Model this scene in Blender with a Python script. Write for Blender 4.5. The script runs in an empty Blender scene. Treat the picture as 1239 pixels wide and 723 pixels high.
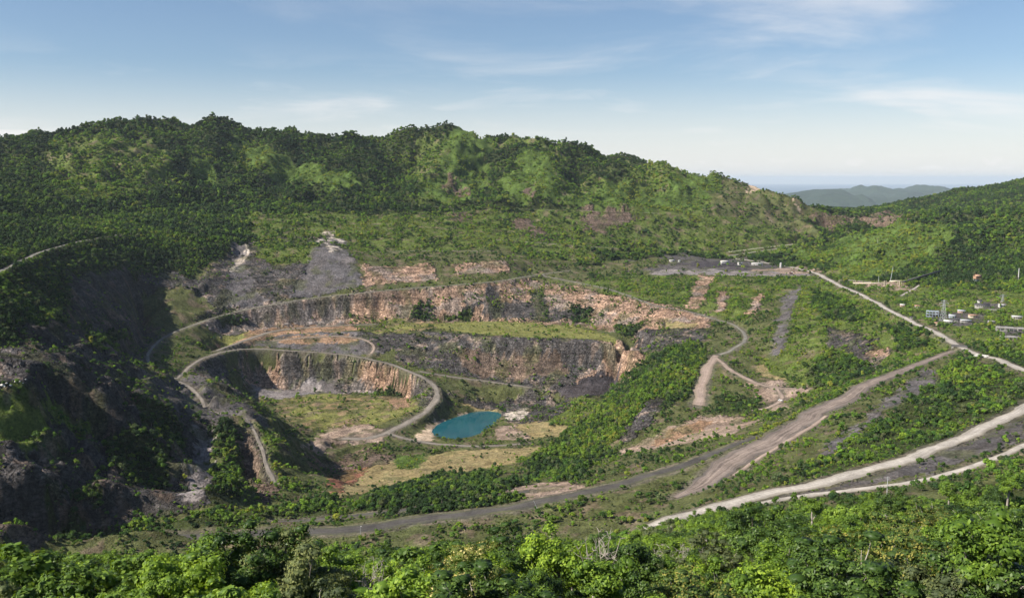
import bpy, bmesh, math, random
import numpy as np
from mathutils import Vector, Matrix, Euler

scene = bpy.context.scene
COL = scene.collection
R = math.radians

# ---------------------------------------------------------------- camera
FPX, PW, PH = 1100.0, 1239.0, 723.0          # focal length and size of the photograph in its own pixels
PITCH = math.atan((PH / 2 - 217.0) / FPX)    # the sea horizon lies at row 217
CAMZ = 450.0                                 # metres above the pit lake
cam_data = bpy.data.cameras.new("camera")
cam_data.sensor_width = 36.0
cam_data.lens = 36.0 * FPX / PW
cam_data.clip_start = 1.0
cam_data.clip_end = 400000.0
cam = bpy.data.objects.new("camera", cam_data)
COL.objects.link(cam)
cam.location = (0, 0, CAMZ)
cam.rotation_euler = (math.pi / 2 - PITCH, 0, 0)
scene.camera = cam

# ---------------------------------------------------------------- sky, sun, exposure
SUN_EL, SUN_AZ = 41.0, -110.0     # azimuth from the view direction (+Y), positive to the right
world = bpy.data.worlds.new("World")
scene.world = world
world.use_nodes = True
wn = world.node_tree
wn.nodes.clear()
def wnode(t, **kw):
    n = wn.nodes.new(t)
    for k, v in kw.items():
        setattr(n, k, v)
    return n
def wmath(op, a, b=None, c=None, clamp=False):
    n = wn.nodes.new("ShaderNodeMath"); n.operation = op; n.use_clamp = clamp
    for i, x in enumerate((a, b, c)):
        if x is None: continue
        if isinstance(x, (int, float)): n.inputs[i].default_value = x
        else: wn.links.new(x, n.inputs[i])
    return n.outputs[0]
def wstep(x, a, b):
    n = wn.nodes.new("ShaderNodeMapRange"); n.interpolation_type = 'SMOOTHSTEP'
    wn.links.new(x, n.inputs[0]); n.inputs[1].default_value = a; n.inputs[2].default_value = b
    return n.outputs[0]
sky = wnode("ShaderNodeTexSky", sky_type='NISHITA', sun_disc=False, sun_elevation=R(SUN_EL),
            sun_rotation=R(SUN_AZ), altitude=1000.0, air_density=1.0, dust_density=1.2, ozone_density=3.0)
tc = wnode("ShaderNodeTexCoord")
sep = wnode("ShaderNodeSeparateXYZ"); wn.links.new(tc.outputs["Generated"], sep.inputs[0])
dx, dy, dz = sep.outputs
azim = wmath('ARCTAN2', dx, dy)                       # radians, 0 straight ahead
elev = wmath('ARCSINE', dz)
def wcomb(a, b, c=0.0):
    n = wn.nodes.new("ShaderNodeCombineXYZ")
    for i, x in enumerate((a, b, c)):
        if isinstance(x, (int, float)): n.inputs[i].default_value = x
        else: wn.links.new(x, n.inputs[i])
    return n.outputs[0]
def wnoise(vec, scale, detail=6.0, rough=0.55, dist=0.0):
    n = wn.nodes.new("ShaderNodeTexNoise"); wn.links.new(vec, n.inputs["Vector"])
    n.inputs["Scale"].default_value = scale; n.inputs["Detail"].default_value = detail
    n.inputs["Roughness"].default_value = rough; n.inputs["Distortion"].default_value = dist
    return n.outputs["Fac"]
zz = wmath('ADD', wmath('MAXIMUM', dz, 0.0), 0.06)
px, py = wmath('DIVIDE', dx, zz), wmath('DIVIDE', dy, zz)
# thin cirrus: streaks combed along one direction of the cloud sheet
comb = wcomb(wmath('ADD', wmath('MULTIPLY', px, 0.34), wmath('MULTIPLY', py, 0.10)),
             wmath('SUBTRACT', wmath('MULTIPLY', py, 0.42), wmath('MULTIPLY', px, 0.13)), 3.7)
cir = wnoise(comb, 1.0, 8.0, 0.58, 0.6)
patch = wnoise(wcomb(wmath('MULTIPLY', px, 0.16), wmath('MULTIPLY', py, 0.14), 9.3), 1.0, 2.0)
cirrus = wmath('MULTIPLY', wstep(cir, 0.49, 0.74), wstep(patch, 0.44, 0.64))
# low banks of cloud above the sea and behind the ridge
low = wnoise(wcomb(wmath('MULTIPLY', azim, 5.5), wmath('MULTIPLY', elev, 26.0), 1.9), 1.0, 8.0, 0.55, 0.3)
band = wmath('MULTIPLY', wstep(elev, 0.006, 0.018), wstep(elev, 0.15, 0.02))
lowc = wmath('MULTIPLY', wstep(low, 0.44, 0.64), band)
puff = wnoise(wcomb(wmath('MULTIPLY', azim, 26.0), wmath('MULTIPLY', elev, 60.0), 5.2), 1.0, 6.0, 0.6)
pband = wmath('MULTIPLY', wstep(elev, 0.0075, 0.011), wstep(elev, 0.042, 0.014))
puffs = wmath('MULTIPLY', wstep(puff, 0.46, 0.60), pband)
veil = wmath('MULTIPLY', wstep(elev, 0.125, 0.0), 0.68)
cloud = wmath('MAXIMUM', wmath('ADD', veil, wmath('MULTIPLY', cirrus, 0.48)), wmath('MAXIMUM', wmath('MULTIPLY', lowc, 0.62), wmath('MULTIPLY', puffs, 0.8)), clamp=True)
mixc = wnode("ShaderNodeMix", data_type='RGBA')
wn.links.new(cloud, mixc.inputs[0])
wn.links.new(sky.outputs[0], mixc.inputs[6])
mixc.inputs[7].default_value = (8.6, 8.3, 8.1, 1)
bg = wnode("ShaderNodeBackground"); bg.inputs[1].default_value = 0.070
wn.links.new(mixc.outputs[2], bg.inputs[0])
wo = wnode("ShaderNodeOutputWorld"); wn.links.new(bg.outputs[0], wo.inputs[0])

sun_data = bpy.data.lights.new("sun", 'SUN')
sun_data.energy = 5.0
sun_data.angle = R(0.53)
sun_data.color = (1.0, 0.93, 0.82)
sun = bpy.data.objects.new("sun", sun_data)
COL.objects.link(sun)
az, el = R(SUN_AZ), R(SUN_EL)
to_sun = Vector((math.sin(az) * math.cos(el), math.cos(az) * math.cos(el), math.sin(el)))
sun.rotation_euler = to_sun.to_track_quat('Z', 'Y').to_euler()
sun.location = (-600, -300, 900)

vs = scene.view_settings
vs.view_transform = 'Standard'; vs.look = 'None'; vs.gamma = 1.0; vs.exposure = 0.76
vs.use_curve_mapping = False
scene.cycles.use_denoising = True
scene.cycles.denoiser = 'OPENIMAGEDENOISE'
scene.cycles.denoising_input_passes = 'RGB_ALBEDO_NORMAL'
scene.cycles.denoising_prefilter = 'ACCURATE'
scene.cycles.max_bounces = 5
scene.cycles.diffuse_bounces = 2
scene.cycles.transmission_bounces = 3
scene.cycles.volume_bounces = 0
scene.cycles.transparent_max_bounces = 4
scene.cycles.use_adaptive_sampling = True
scene.cycles.adaptive_threshold = 0.02

# ---------------------------------------------------------------- pixel <-> world
CP, SP = math.cos(PITCH), math.sin(PITCH)
def ray(u, v):
    a = (u - PW / 2) / FPX; b = (PH / 2 - v) / FPX
    return a, CP + b * SP, -SP + b * CP
def at(u, v, z=None, y=None):
    """ground point seen in a direction of the photograph, at a known height or distance"""
    a, b, c = ray(u, v)
    t = (z - CAMZ) / c if z is not None else y / b
    return (a * t, b * t, CAMZ + c * t)

# ---------------------------------------------------------------- noise
_rng = np.random.RandomState(7)
_perm = np.tile(_rng.permutation(256), 3).astype(np.int32)
_ang = _rng.rand(256) * 2 * np.pi
_gx, _gy = np.cos(_ang).astype(np.float32), np.sin(_ang).astype(np.float32)
def noise2(x, y, seed=0):
    x = np.asarray(x, np.float32); y = np.asarray(y, np.float32)
    xi = np.floor(x).astype(np.int32); yi = np.floor(y).astype(np.int32)
    xf = x - xi; yf = y - yi
    xi = (xi + seed * 37) & 255; yi = (yi + seed * 91) & 255
    u = xf * xf * xf * (xf * (xf * 6 - 15) + 10); v = yf * yf * yf * (yf * (yf * 6 - 15) + 10)
    def g(ix, iy, fx, fy):
        h = _perm[_perm[ix] + iy]
        return _gx[h] * fx + _gy[h] * fy
    a = g(xi, yi, xf, yf); b = g(xi + 1, yi, xf - 1, yf)
    c = g(xi, yi + 1, xf, yf - 1); d = g(xi + 1, yi + 1, xf - 1, yf - 1)
    r = a + u * (b - a); s = c + u * (d - c)
    return (r + v * (s - r)) * 1.5
def fbm(x, y, octaves=4, seed=0, gain=0.5):
    s = 0; a = 1.0; f = 1.0
    for i in range(octaves):
        s = s + a * noise2(x * f, y * f, seed + i * 5)
        a *= gain; f *= 2.03
    return s
def ridged(x, y, octaves=3, seed=0):
    s = 0; a = 1.0; f = 1.0
    for i in range(octaves):
        s = s + a * (1 - np.abs(noise2(x * f, y * f, seed + i * 5)) * 1.6)
        a *= 0.5; f *= 2.1
    return s / 1.75
def sstep(a, b, x):
    t = np.clip((x - a) / (b - a), 0, 1)
    return t * t * (3 - 2 * t)
# ================================================================ THE GROUND
# ---------------------------------------------------------------- roads: name, half width (m), surface, points (column, row, height above the lake)
ROADS = [
 ("rim_road", (8, 7.5, 7.5), 'pale', [(780,640,194),(835,622,198),(900,605,200),(960,592,202),(1020,577,205),(1080,560,208),(1140,540,211),(1190,520,214),(1239,492,217),(1275,475,218),(1285,462,219),(1262,452,219),(1239,449,218),(1222,440,216),(1203,433,212),(1185,430,209)]),
 ("crest_road", (7, 6, 8, 8), 'pale', [(1185,430,209),(1160,419,205),(1140,406,205),(1100,387,205),(1080,377,205),(1050,361,205),(1020,347,206),(1000,337,206),(985,329.5,206),(960,323.5,206),(920,316.5,207),(885,312,208)]),
 ("haul_ramp", (5, 7, 11, 14, 17, 16, 10, 3), 'ramp', [(1152,425,201),(1100,445,193),(1050,466,186),(1000,492,178),(950,522,170),(905,550,162),(872,572,156),(846,590,151),(815,603,147)]),
 ("dark_track", (3, 7, 9, 11, 11, 10, 9), 'dark', [(915,528,164),(885,541,160),(840,559,155),(790,573,150),(720,595,141),(620,612,133),(520,628,126),(430,640,120),(300,646,112),(200,652,106),(100,662,100),(40,676,97),(-20,692,96)]),
 ("upper_dark_track", (4, 5, 4), 'dark', [(640,594,128),(560,606,122),(470,620,114),(390,628,108),(330,632,105)]),
 ("bench_road", (2.6, 2.8, 3, 3.4, 4, 5), 'grey', [(690,327,212),(640,334,208),(600,341,203),(560,344,198),(480,350,190),(440,354,186),(400,358,180),(340,366,171),(270,380,152),(220,398,138),(190,412,130),(177,430,124),(181,446,120),(198,456,118),(215,458,116)]),
 ("pit_road", (4, 4.5, 3, 4, 6.5, 8, 9), 'pit', [(215,458,116),(235,438,108),(262,427,104),(300,421,98),(345,424,93),(400,427,87),(440,432,82),(480,442,70),(508,454,60),(527,467,46),(531,480,35),(517,496,22),(490,512,13),(470,522,9),(440,531,8),(415,530,8)]),
 ("terrace_road", (5, 6, 5, 3), 'pit', [(262,424,105),(290,414,110),(320,403,114),(345,398,116),(400,394,119),(455,392,121)]),
 ("inner_bench_track", (3, 3.5, 3), 'soil', [(330,412,104),(370,408,109),(410,406,111),(440,409,107),(456,419,96),(447,430,84)]),
 ("rim_side_track", (3, 3, 2.5), 'soil', [(1000,503,176),(960,528,169),(915,556,162),(880,580,155)]),
 ("basin_track", (3, 4, 3), 'soil', [(940,470,109),(950,484,107),(930,494,104),(905,497,102)]),
 ("lower_track", (4, 4, 3), 'pit', [(508,449,60),(540,455,52),(580,460,43),(620,465,38),(645,469,35)]),
 ("spur_track", (5, 4, 2.5), 'pit', [(198,457,117),(222,463,116),(238,474,114),(250,496,111)]),
 ("spur_path", (1.8, 1.6), 'pit', [(250,496,111),(278,503,108),(302,511,104)]),
 ("lower_spur_path", (2, 2.5, 4), 'pit', [(302,511,104),(312,530,96),(325,565,80),(336,594,66)]),
 ("east_road", (3, 3.5, 5), 'grey', [(790,369,168),(840,378,158),(860,385,152),(885,391,147),(902,402,141),(903,412,136),(885,425,130),(866,430,126)]),
 ("east_ramp", (6, 11, 10), 'soil', [(866,430,126),(856,440,121),(849,465,107),(844,492,95)]),
 ("east_branch", (3, 5, 5, 3), 'soil', [(866,432,125),(880,446,120),(910,462,112),(940,470,109),(965,470,110)]),
 ("west_road", (5, 5, 4), 'grey', [(-30,345,1250),(0,328,1400),(25,316,1560),(50,304,1750),(100,291,1960),(150,283,2110)]),
 ("switchback_road", (3, 4, 3), 'grey', [(640,331,209),(690,340,196),(740,350,184),(790,369,168)]),
 ("valley_road", (5, 8, 10, 6), 'grey', [(850,312,209),(885,309,213),(920,304,224),(965,297,235)]),
 ("upper_valley_road", (4, 5, 4), 'pale', [(880,305,222),(920,300,231),(955,296,237),(985,293,240)]),
 ("lower_rim_track", (3, 3.5, 4, 4.5), 'pale', [(900,612,200),(960,601,203),(1010,595,206),(1062,589,209),(1120,580,214),(1180,563,219),(1239,540,223),(1290,520,227)]),
 ("town_road", (3, 3), 'pale', [(1018,338,214),(1050,341,213),(1070,343,213)]),
 ("lower_floor_track", (5, 4, 3), 'pit', [(468,524,8),(500,533,5),(540,538,4),(590,540,4),(640,536,5)]),
 ("contour_track", (4, 4), 'grey', [(370,248,2900),(450,247,2920),(520,250,2930),(600,252,2950),(700,255,2980),(800,258,3020)]),
 ("middle_contour_track", (4, 4), 'grey', [(600,290,2620),(680,296,2580),(760,301,2600),(830,306,2660)]),
 ("lower_contour_track", (4, 4), 'grey', [(440,305,2420),(520,303,2450),(600,304,2460)]),
 ("town_lane", (3, 3), 'pale', [(1090,358,210),(1105,350,212),(1112,345,214)]),
]
# ---------------------------------------------------------------- break lines (column, row, height)
LINES_Z = [
 [(430,560,6),(500,555,6),(560,550,4),(630,545,5),(680,530,8),(700,520,10)],
 [(408,600,10),(450,590,9),(520,575,8),(600,562,7)],
 [(420,520,8),(460,531,6),(500,536,3)],
 [(335,515,16),(380,520,12),(400,535,9)],
 [(262,431,92),(275,446,50),(288,462,24),(300,470,20),(345,470,18),(390,475,16),(440,475,15),(490,478,14),(508,486,12)],
 [(228,449,112),(245,456,108),(270,470,105),(295,484,101),(310,495,98),(322,506,95),(345,545,80),(365,580,62),(378,605,50)],
 [(300,482,20),(325,496,18),(365,530,14),(395,562,12),(405,598,10)],
 [(600,489,4),(640,490,7),(690,490,10)],
 [(505,524,3),(530,508,3),(560,498,4),(600,493,3)],
 [(515,534,3),(560,534,3),(610,520,3),(614,504,4)],
 # terrace in the middle of the far wall
 [(500,402,118),(520,402,117),(560,405,116),(600,408,116),(680,412,116),(740,414,116),(770,425,108)],
 [(470,392,122),(520,389,120),(600,388,119),(680,393,119),(740,405,118),(765,415,114)],
 [(500,440,66),(540,450,54),(600,460,39),(660,470,33),(700,476,28),(720,478,25)],
 [(225,430,112),(240,412,117),(270,402,118),(340,394,121),(400,390,123),(440,388,125),(470,389,122)],
 # ledges part way down the faces
 [(330,408,109),(380,403,115),(440,401,118)],
 [(330,415,100),(380,411,105),(440,411,106)],
 [(310,450,50),(345,452,47),(390,455,42),(440,456,40),(490,463,36)],
 [(340,380,147),(400,374,151),(440,371,154),(520,367,158),(600,366,162)],
 [(540,428,85),(600,432,78),(660,440,70),(720,444,66)],
 # top of the far wall
 [(235,345,215),(270,325,240),(300,301,272),(340,303,274),(400,300,278),(440,318,245),(480,316,243),(520,316,243),(560,316,242),(610,315,243),(650,318,232),(690,322,218)],
 [(640,344,190),(700,352,178),(750,366,165),(800,378,158)],
 [(640,388,121),(700,388,123),(760,398,124),(800,408,126)],
 [(215,470,114),(240,490,112),(290,497,106)],
 # spurs on the left
 [(255,512,108),(250,560,84),(235,602,68)],
 [(272,512,107),(276,560,92),(290,600,74)],
 [(292,530,88),(300,570,66),(305,600,58)],
 [(60,440,242),(90,460,225),(130,490,195),(170,510,165),(200,540,140),(225,580,115),(240,606,105)],
 [(0,470,240),(30,465,240),(60,440,242),(60,425,245),(0,425,256),(-40,425,262)],
 [(0,545,208),(50,570,172),(90,600,138),(140,618,120),(240,624,108)],
 [(60,505,190),(120,545,145),(180,588,118),(222,612,104)],
 [(0,640,150),(40,645,132),(80,648,116)],
 [(166,391,168),(150,402,166),(130,420,164),(118,432,162)],
 [(172,395,132),(176,410,128),(168,430,125),(150,446,126)],
 [(180,385,160),(200,392,146)],
 # plateau and right side
 [(700,327,209),(760,327,207),(820,331,206),(900,333,205),(960,335,205),(985,336,205)],
 [(720,313,214),(760,312,214),(830,310,211)],
 [(915,420,132),(930,445,118),(960,462,115),(1000,458,130),(1050,452,152),(1090,440,174),(1130,427,194)],
 [(900,440,121),(880,470,106),(900,490,103),(940,490,107),(980,478,114)],
 [(860,515,94),(900,515,98),(930,505,103)],
 [(745,552,62),(760,545,68),(800,534,80),(850,520,90)],
 [(850,412,132),(822,430,121),(790,462,104),(785,490,96),(765,522,82)],
 [(790,428,85),(765,450,45),(740,470,28),(715,500,14),(700,515,10)],
 [(690,560,20),(640,588,24),(600,600,26)],
 [(700,540,14),(730,530,30),(755,520,60)],
 [(1000,350,198),(960,395,165),(945,430,135)],
 [(1060,372,200),(1040,415,172),(1010,440,142)],
 # the town and the foot of the eastern hill
 [(1239,400,216),(1200,385,212),(1160,375,210),(1100,358,210),(1050,340,212)],
 [(1000,317,212),(1050,333,214),(1130,342,222),(1180,346,226),(1239,348,234)],
 [(1239,425,217),(1200,410,213),(1180,400,211)],
 [(1100,490,201),(1150,470,203),(1200,465,207)],
 [(960,572,188),(1040,545,192),(1120,515,200)],
]
# break lines by distance: (column, row, metres ahead)
LINES_Y = [
 [(100,300,1900),(104,330,1800),(110,360,1720),(113,390,1640),(108,420,1480)],
 [(40,330,1540),(45,370,1360),(50,405,1190)],
 [(0,400,1120),(0,370,1200),(0,345,1320)],
 [(150,300,2040),(150,320,1970),(152,350,1890),(152,380,1810)],
 [(205,385,1910),(205,350,2010),(205,320,2100),(205,295,2190)],
 [(240,365,2010),(240,345,2060),(240,325,2110),(240,300,2200)],
 [(160,281,2160),(200,285,2230),(250,288,2280),(300,292,2300)],
 [(300,275,2550),(420,280,2560),(520,285,2600)],
 [(370,248,2900),(450,247,2920),(520,250,2930),(600,252,2950),(700,255,2980),(800,258,3020),(880,262,3080),(940,270,3150),(990,278,3240)],
 [(0,272,1900),(60,266,2200),(150,258,2500),(250,252,2780),(370,248,2900)],
 [(-140,183,3000),(-60,180,3100),(0,173,3150),(60,163,3250),(120,153,3350),(190,150,3450),(240,146,3500),(270,145,3500),(300,152,3500),(340,169,3520),(380,159,3560),(420,168,3600),(450,176,3600),(500,157,3600),(530,156,3600),(560,163,3580),(600,171,3560),(640,176,3550),(680,178,3540),(720,188,3540),(760,196,3550),(800,206,3560),(830,213,3520),(870,218,3450),(910,232,3400),(945,238,3350),(975,254,3320),(1000,264,3300),(1030,274,3350)],
 # spurs of the ridge stand forward, the gullies between them lie back
 [(560,160,3560),(552,185,3330),(545,215,3120),(520,243,2950)],
 [(600,180,3500),(585,210,3360),(590,240,3080)],
 [(655,176,3530),(660,200,3260),(650,235,3020)],
 [(470,170,3570),(480,200,3440),(500,230,3200)],
 [(430,170,3560),(400,205,3260),(440,240,2980)],
 [(340,165,3500),(320,190,3300),(360,235,2990)],
 [(270,150,3450),(230,185,3220),(200,225,2850)],
 [(295,190,3340),(300,220,3140),(290,240,2950)],
 [(140,160,3300),(120,195,3050),(90,235,2500)],
 [(740,195,3480),(760,225,3180),(755,248,3010)],
 [(700,190,3500),(705,220,3350),(700,245,3060)],
 [(820,212,3480),(840,235,3240),(850,255,3060)],
 [(900,235,3340),(930,255,3180)],
 [(40,190,3000),(20,220,2600),(0,245,2100)],
 # farther ridge behind
 [(700,200,4000),(735,192,4000),(760,187,4000),(790,199,4000),(815,213,4000),(850,227,4000)],
 # eastern hill
 [(985,299,3060),(1005,292,2960),(1050,285,2870),(1100,277,2800),(1150,271,2740),(1200,268,2690),(1239,266,2650),(1300,258,2600),(1400,243,2600)],
 [(1050,310,2480),(1100,305,2380),(1180,305,2300),(1239,300,2250),(1320,290,2200)],
 # far eastern ridge and the valley between
 [(1095,261,4350),(1118,247,4420),(1150,232,4500),(1180,228,4500),(1205,229,4500),(1239,217,4500),(1300,205,4500),(1400,201,4500)],
 [(1085,263,4050),(1150,262,3850),(1239,262,3650),(1320,258,3600)],
 [(985,262,3900),(1020,258,4050),(1060,256,4200),(1090,258,4350)],
 [(1000,275,3450),(1040,272,3600),(1080,268,3700)],
]
# break lines in metres, for ground the picture does not show
LINES_W = [
 [(-3000,-100,450),(-900,-100,430),(-120,-100,436),(120,-100,436),(900,-100,430),(3000,-100,450)],
 [(-500,0,425),(-150,0,440),(0,0,446),(150,0,440),(500,0,430)],
 [(-400,22,430),(0,22,432),(400,22,430)],
 [(-400,60,392),(0,60,392),(400,60,394)],
 [(-400,100,386),(0,100,386),(400,100,388)],
 [(-400,130,376),(0,130,376),(400,130,379)],
 [(-400,160,364),(0,160,365),(400,160,369)],
 [(-400,200,347),(-120,200,347),(0,200,350),(120,200,354),(400,200,358)],
 [(-400,240,325),(-120,240,327),(0,240,332),(120,240,341),(400,240,346)],
 [(-400,300,296),(-120,300,298),(0,300,304),(140,300,318),(400,300,326)],
 [(-500,400,260),(0,400,266),(150,400,286),(420,400,304)],
 [(-500,520,208),(0,520,212),(170,520,240),(420,520,264)],
 [(-500,640,160),(0,640,168),(110,640,190)],
 [(-420,760,112),(-100,760,122),(120,740,140)],
 [(280,600,226),(420,640,244),(560,720,250)],
 [(640,760,246),(760,860,240)],
 [(-700,500,220),(-760,700,260),(-860,900,290),(-1000,1100,310)],
 [(-900,300,320),(-1200,600,340),(-1400,1000,370),(-1600,1500,400)],
 [(-1500,1700,430),(-1800,2200,450),(-2100,2600,520)],
 [(-3000,1000,560),(-3000,2500,600),(-3000,4000,600)],
 [(1300,900,270),(1500,1500,300),(1900,2000,360)],
 [(3000,500,380),(3000,2500,460),(3000,4600,560)],
 [(-3000,5000,420),(-1500,5000,420),(0,5000,380),(800,5000,260),(1500,5000,200),(2100,5000,320),(3000,5000,420)],
 [(-1500,4300,520),(-600,4500,470),(300,4500,400),(900,4300,330)],
]
LAKE = [(524,521),(530,514),(537,510),(549,505.5),(560,502),(570,499),(580,497.5),(590,497.2),(600,498.5),(605,501),(603,506),(597,511),(592,516),(585,520),(578,525),(568,528),(560,529),(551,531),(541,529),(533,529),(527,526)]

GX0, GY0, GS = -3000.0, -100.0, 5.0
GNX, GNY = 1201, 1021
gxs = GX0 + GS * np.arange(GNX); gys = GY0 + GS * np.arange(GNY)
def densify(pts, step=2.5):
    pts = np.array(pts, float); out = [pts[:1]]
    for a, b in zip(pts[:-1], pts[1:]):
        n = max(1, int(np.hypot(b[0]-a[0], b[1]-a[1]) / step))
        out.append(a + (b - a) * (np.arange(1, n + 1) / n)[:, None])
    return np.concatenate(out)
def smooth_poly(pts, it=2):
    pts = np.array(pts, float)
    for _ in range(it):
        q = [pts[0]]
        for a, b in zip(pts[:-1], pts[1:]):
            q += [a * .75 + b * .25, a * .25 + b * .75]
        q.append(pts[-1]); pts = np.array(q)
    return pts
def in_poly(px, py, poly):
    inside = np.zeros(px.shape, bool)
    n = len(poly)
    for i in range(n):
        x1, y1 = poly[i]; x2, y2 = poly[(i + 1) % n]
        if y1 == y2: continue
        c = (y1 > py) != (y2 > py)
        xi = (x2 - x1) * (py - y1) / (y2 - y1) + x1
        inside ^= c & (px < xi)
    return inside

def road_points(hw, p):
    q = [(*(at(u, v, z) if z < 1000 else at(u, v, y=z)), np.interp(i / (len(p) - 1), np.linspace(0, 1, len(hw)), hw)) for i, (u, v, z) in enumerate(p)]
    P = densify(smooth_poly(q), 4.0)
    d = np.gradient(P[:, :2], axis=0); d /= np.linalg.norm(d, axis=1)[:, None] + 1e-9
    L = np.concatenate([[0], np.cumsum(np.hypot(*np.diff(P[:, :2], axis=0).T))])
    w = fbm(L / 75, L * 0 + P[0, 0] * 0.01, 3, 17) * (1.2 + 0.42 * P[:, 3]) * np.minimum(1, np.minimum(L, L[-1] - L) / 40)
    P[:, 0] += -d[:, 1] * w; P[:, 1] += d[:, 0] * w
    return P
road_lines = [(n, s, road_points(hw, p)) for n, hw, s, p in ROADS]
hsum = np.zeros((GNY, GNX)); hcnt = np.zeros((GNY, GNX))
def stamp(pts, w=1.0):
    i = np.rint((pts[:, 0] - GX0) / GS).astype(int); j = np.rint((pts[:, 1] - GY0) / GS).astype(int)
    ok = (i >= 0) & (i < GNX) & (j >= 0) & (j < GNY)
    np.add.at(hsum, (j[ok], i[ok]), pts[ok, 2] * w); np.add.at(hcnt, (j[ok], i[ok]), w)
for L in LINES_Z: stamp(densify([at(u, v, z) for u, v, z in L]))
for L in LINES_Y: stamp(densify([at(u, v, y=y) for u, v, y in L]))
for L in LINES_W: stamp(densify(L))
MX, MY = np.meshgrid(gxs, gys)
lake_xy = [at(u, v, 0.0)[:2] for u, v in LAKE]
lake_in = in_poly(MX, MY, lake_xy)
hsum[lake_in] = -4.0; hcnt[lake_in] = 1.0
stamp(densify([(x, y, 0.8) for x, y in lake_xy + lake_xy[:1]]), 50.0)
for n, s, P in road_lines: stamp(P, 20.0)

def solve(hs, hc, level=0):
    ny, nx = hs.shape
    if min(ny, nx) > 12:
        py_, px_ = ny + (ny & 1), nx + (nx & 1)
        a = np.zeros((py_, px_)); b = np.zeros((py_, px_)); a[:ny, :nx] = hs; b[:ny, :nx] = hc
        a = a.reshape(py_//2, 2, px_//2, 2).sum((1, 3)); b = b.reshape(py_//2, 2, px_//2, 2).sum((1, 3))
        c = solve(a, b, level + 1)
        h = np.repeat(np.repeat(c, 2, 0), 2, 1)[:ny, :nx]
    else:
        h = np.full((ny, nx), hs.sum() / max(hc.sum(), 1))
    fix = hc > 0; val = np.where(fix, hs / np.maximum(hc, 1e-9), 0).astype(np.float32); h = h.astype(np.float32)
    for k in range(50 if level == 0 else 120):
        h[fix] = val[fix]
        p = np.pad(h, 1, mode='edge')
        h = 0.2 * (p[:-2, 1:-1] + p[2:, 1:-1] + p[1:-1, :-2] + p[1:-1, 2:]) + 0.05 * (p[:-2, :-2] + p[2:, 2:] + p[:-2, 2:] + p[2:, :-2])
    h[fix] = val[fix]
    return h
base = solve(hsum, hcnt)
def blur(a, k=1):
    for _ in range(k):
        p = np.pad(a, 1, mode='edge')
        a = (4*a + 2*(p[:-2, 1:-1] + p[2:, 1:-1] + p[1:-1, :-2] + p[1:-1, 2:]) + p[:-2, :-2] + p[2:, 2:] + p[:-2, 2:] + p[2:, :-2]) / 16
    return a
base = blur(base, 1)

# road beds
roadw = np.zeros((GNY, GNX), np.float32); roadz = np.zeros((GNY, GNX), np.float32); roadd = np.full((GNY, GNX), 999.0, np.float32)
for n, s, P in road_lines:
    for x, y, z, hw in P:
        r = hw + 16
        i0, i1 = int((x - r - GX0) / GS), int((x + r - GX0) / GS) + 2
        j0, j1 = int((y - r - GY0) / GS), int((y + r - GY0) / GS) + 2
        if i0 < 0 or j0 < 0 or i1 > GNX or j1 > GNY: continue
        d = np.hypot(MX[j0:j1, i0:i1] - x, MY[j0:j1, i0:i1] - y) - hw
        sub = roadd[j0:j1, i0:i1]; m = d < sub
        sub[m] = d[m]; roadz[j0:j1, i0:i1][m] = z
roadw = (1 - sstep(2.0, 13.0, roadd)).astype(np.float32)
base = base * (1 - roadw) + roadz * roadw

def bil(g, x, y):
    fx = np.clip((np.asarray(x, np.float64) - GX0) / GS, 0, GNX - 1.001); fy = np.clip((np.asarray(y, np.float64) - GY0) / GS, 0, GNY - 1.001)
    i = fx.astype(int); j = fy.astype(int); a = fx - i; b = fy - j
    return (g[j, i] * (1-a) * (1-b) + g[j, i+1] * a * (1-b) + g[j+1, i] * (1-a) * b + g[j+1, i+1] * a * b)

gyb, gxb = np.gradient(blur(base, 2), GS)
slope = np.hypot(gxb, gyb).astype(np.float32)
lakefree = 1 - np.clip(blur(lake_in.astype(np.float32), 6) * 2, 0, 1)
free = (1 - sstep(11.0, 2.5, roadd)) * lakefree          # 0 on roads and water
# hills get broad folds, steep faces get ribs and gullies
hill = sstep(2300, 2900, MY) * sstep(300, 420, base + 0 * MY) + sstep(700, 1000, MX) * sstep(2050, 2400, MY)
hill = blur(np.clip(hill, 0, 1).astype(np.float32), 8)
wx = MX + 30 * noise2(MX / 170, MY / 170, 3); wy = MY + 30 * noise2(MX / 170, MY / 170, 8)
fold = (ridged(wx / 300, wy / 300, 4, 11) - 0.62) * 88 * hill * (1 - 0.7 * sstep(3750, 4100, MY))
ctx, cty = gxb / (slope + 1e-3), gyb / (slope + 1e-3)
# ribs run down the slope: stretch the noise along the fall line
steep = blur(sstep(0.35, 0.95, slope).astype(np.float32), 1)
ribA = 0.8 * ridged(wx / 24, wy / 110, 3, 21) + 1.1 * ridged(wx / 85, wy / 200, 2, 24) - 1.05           # faces that look towards -y
ribB = 0.8 * ridged(wx / 110, wy / 24, 3, 31) + 1.1 * ridged(wx / 200, wy / 85, 2, 34) - 1.05           # faces that look sideways
rib = ribA * cty ** 2 + ribB * ctx ** 2
left = sstep(-150, -330, MX) * sstep(1750, 1400, MY) * sstep(700, 820, MY)
amp_small = 3.0 * fbm(MX / 60, MY / 60, 4, 41) * (0.35 + hill) + 2.2 * fbm(MX / 18, MY / 18, 2, 45) * (0.25 + 0.6 * steep)
leftrib = (ridged((wx * 0.62 - wy * 0.78) / 95, (wx * 0.78 + wy * 0.62) / 260, 4, 61) - 0.55) * 34 * left
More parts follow.
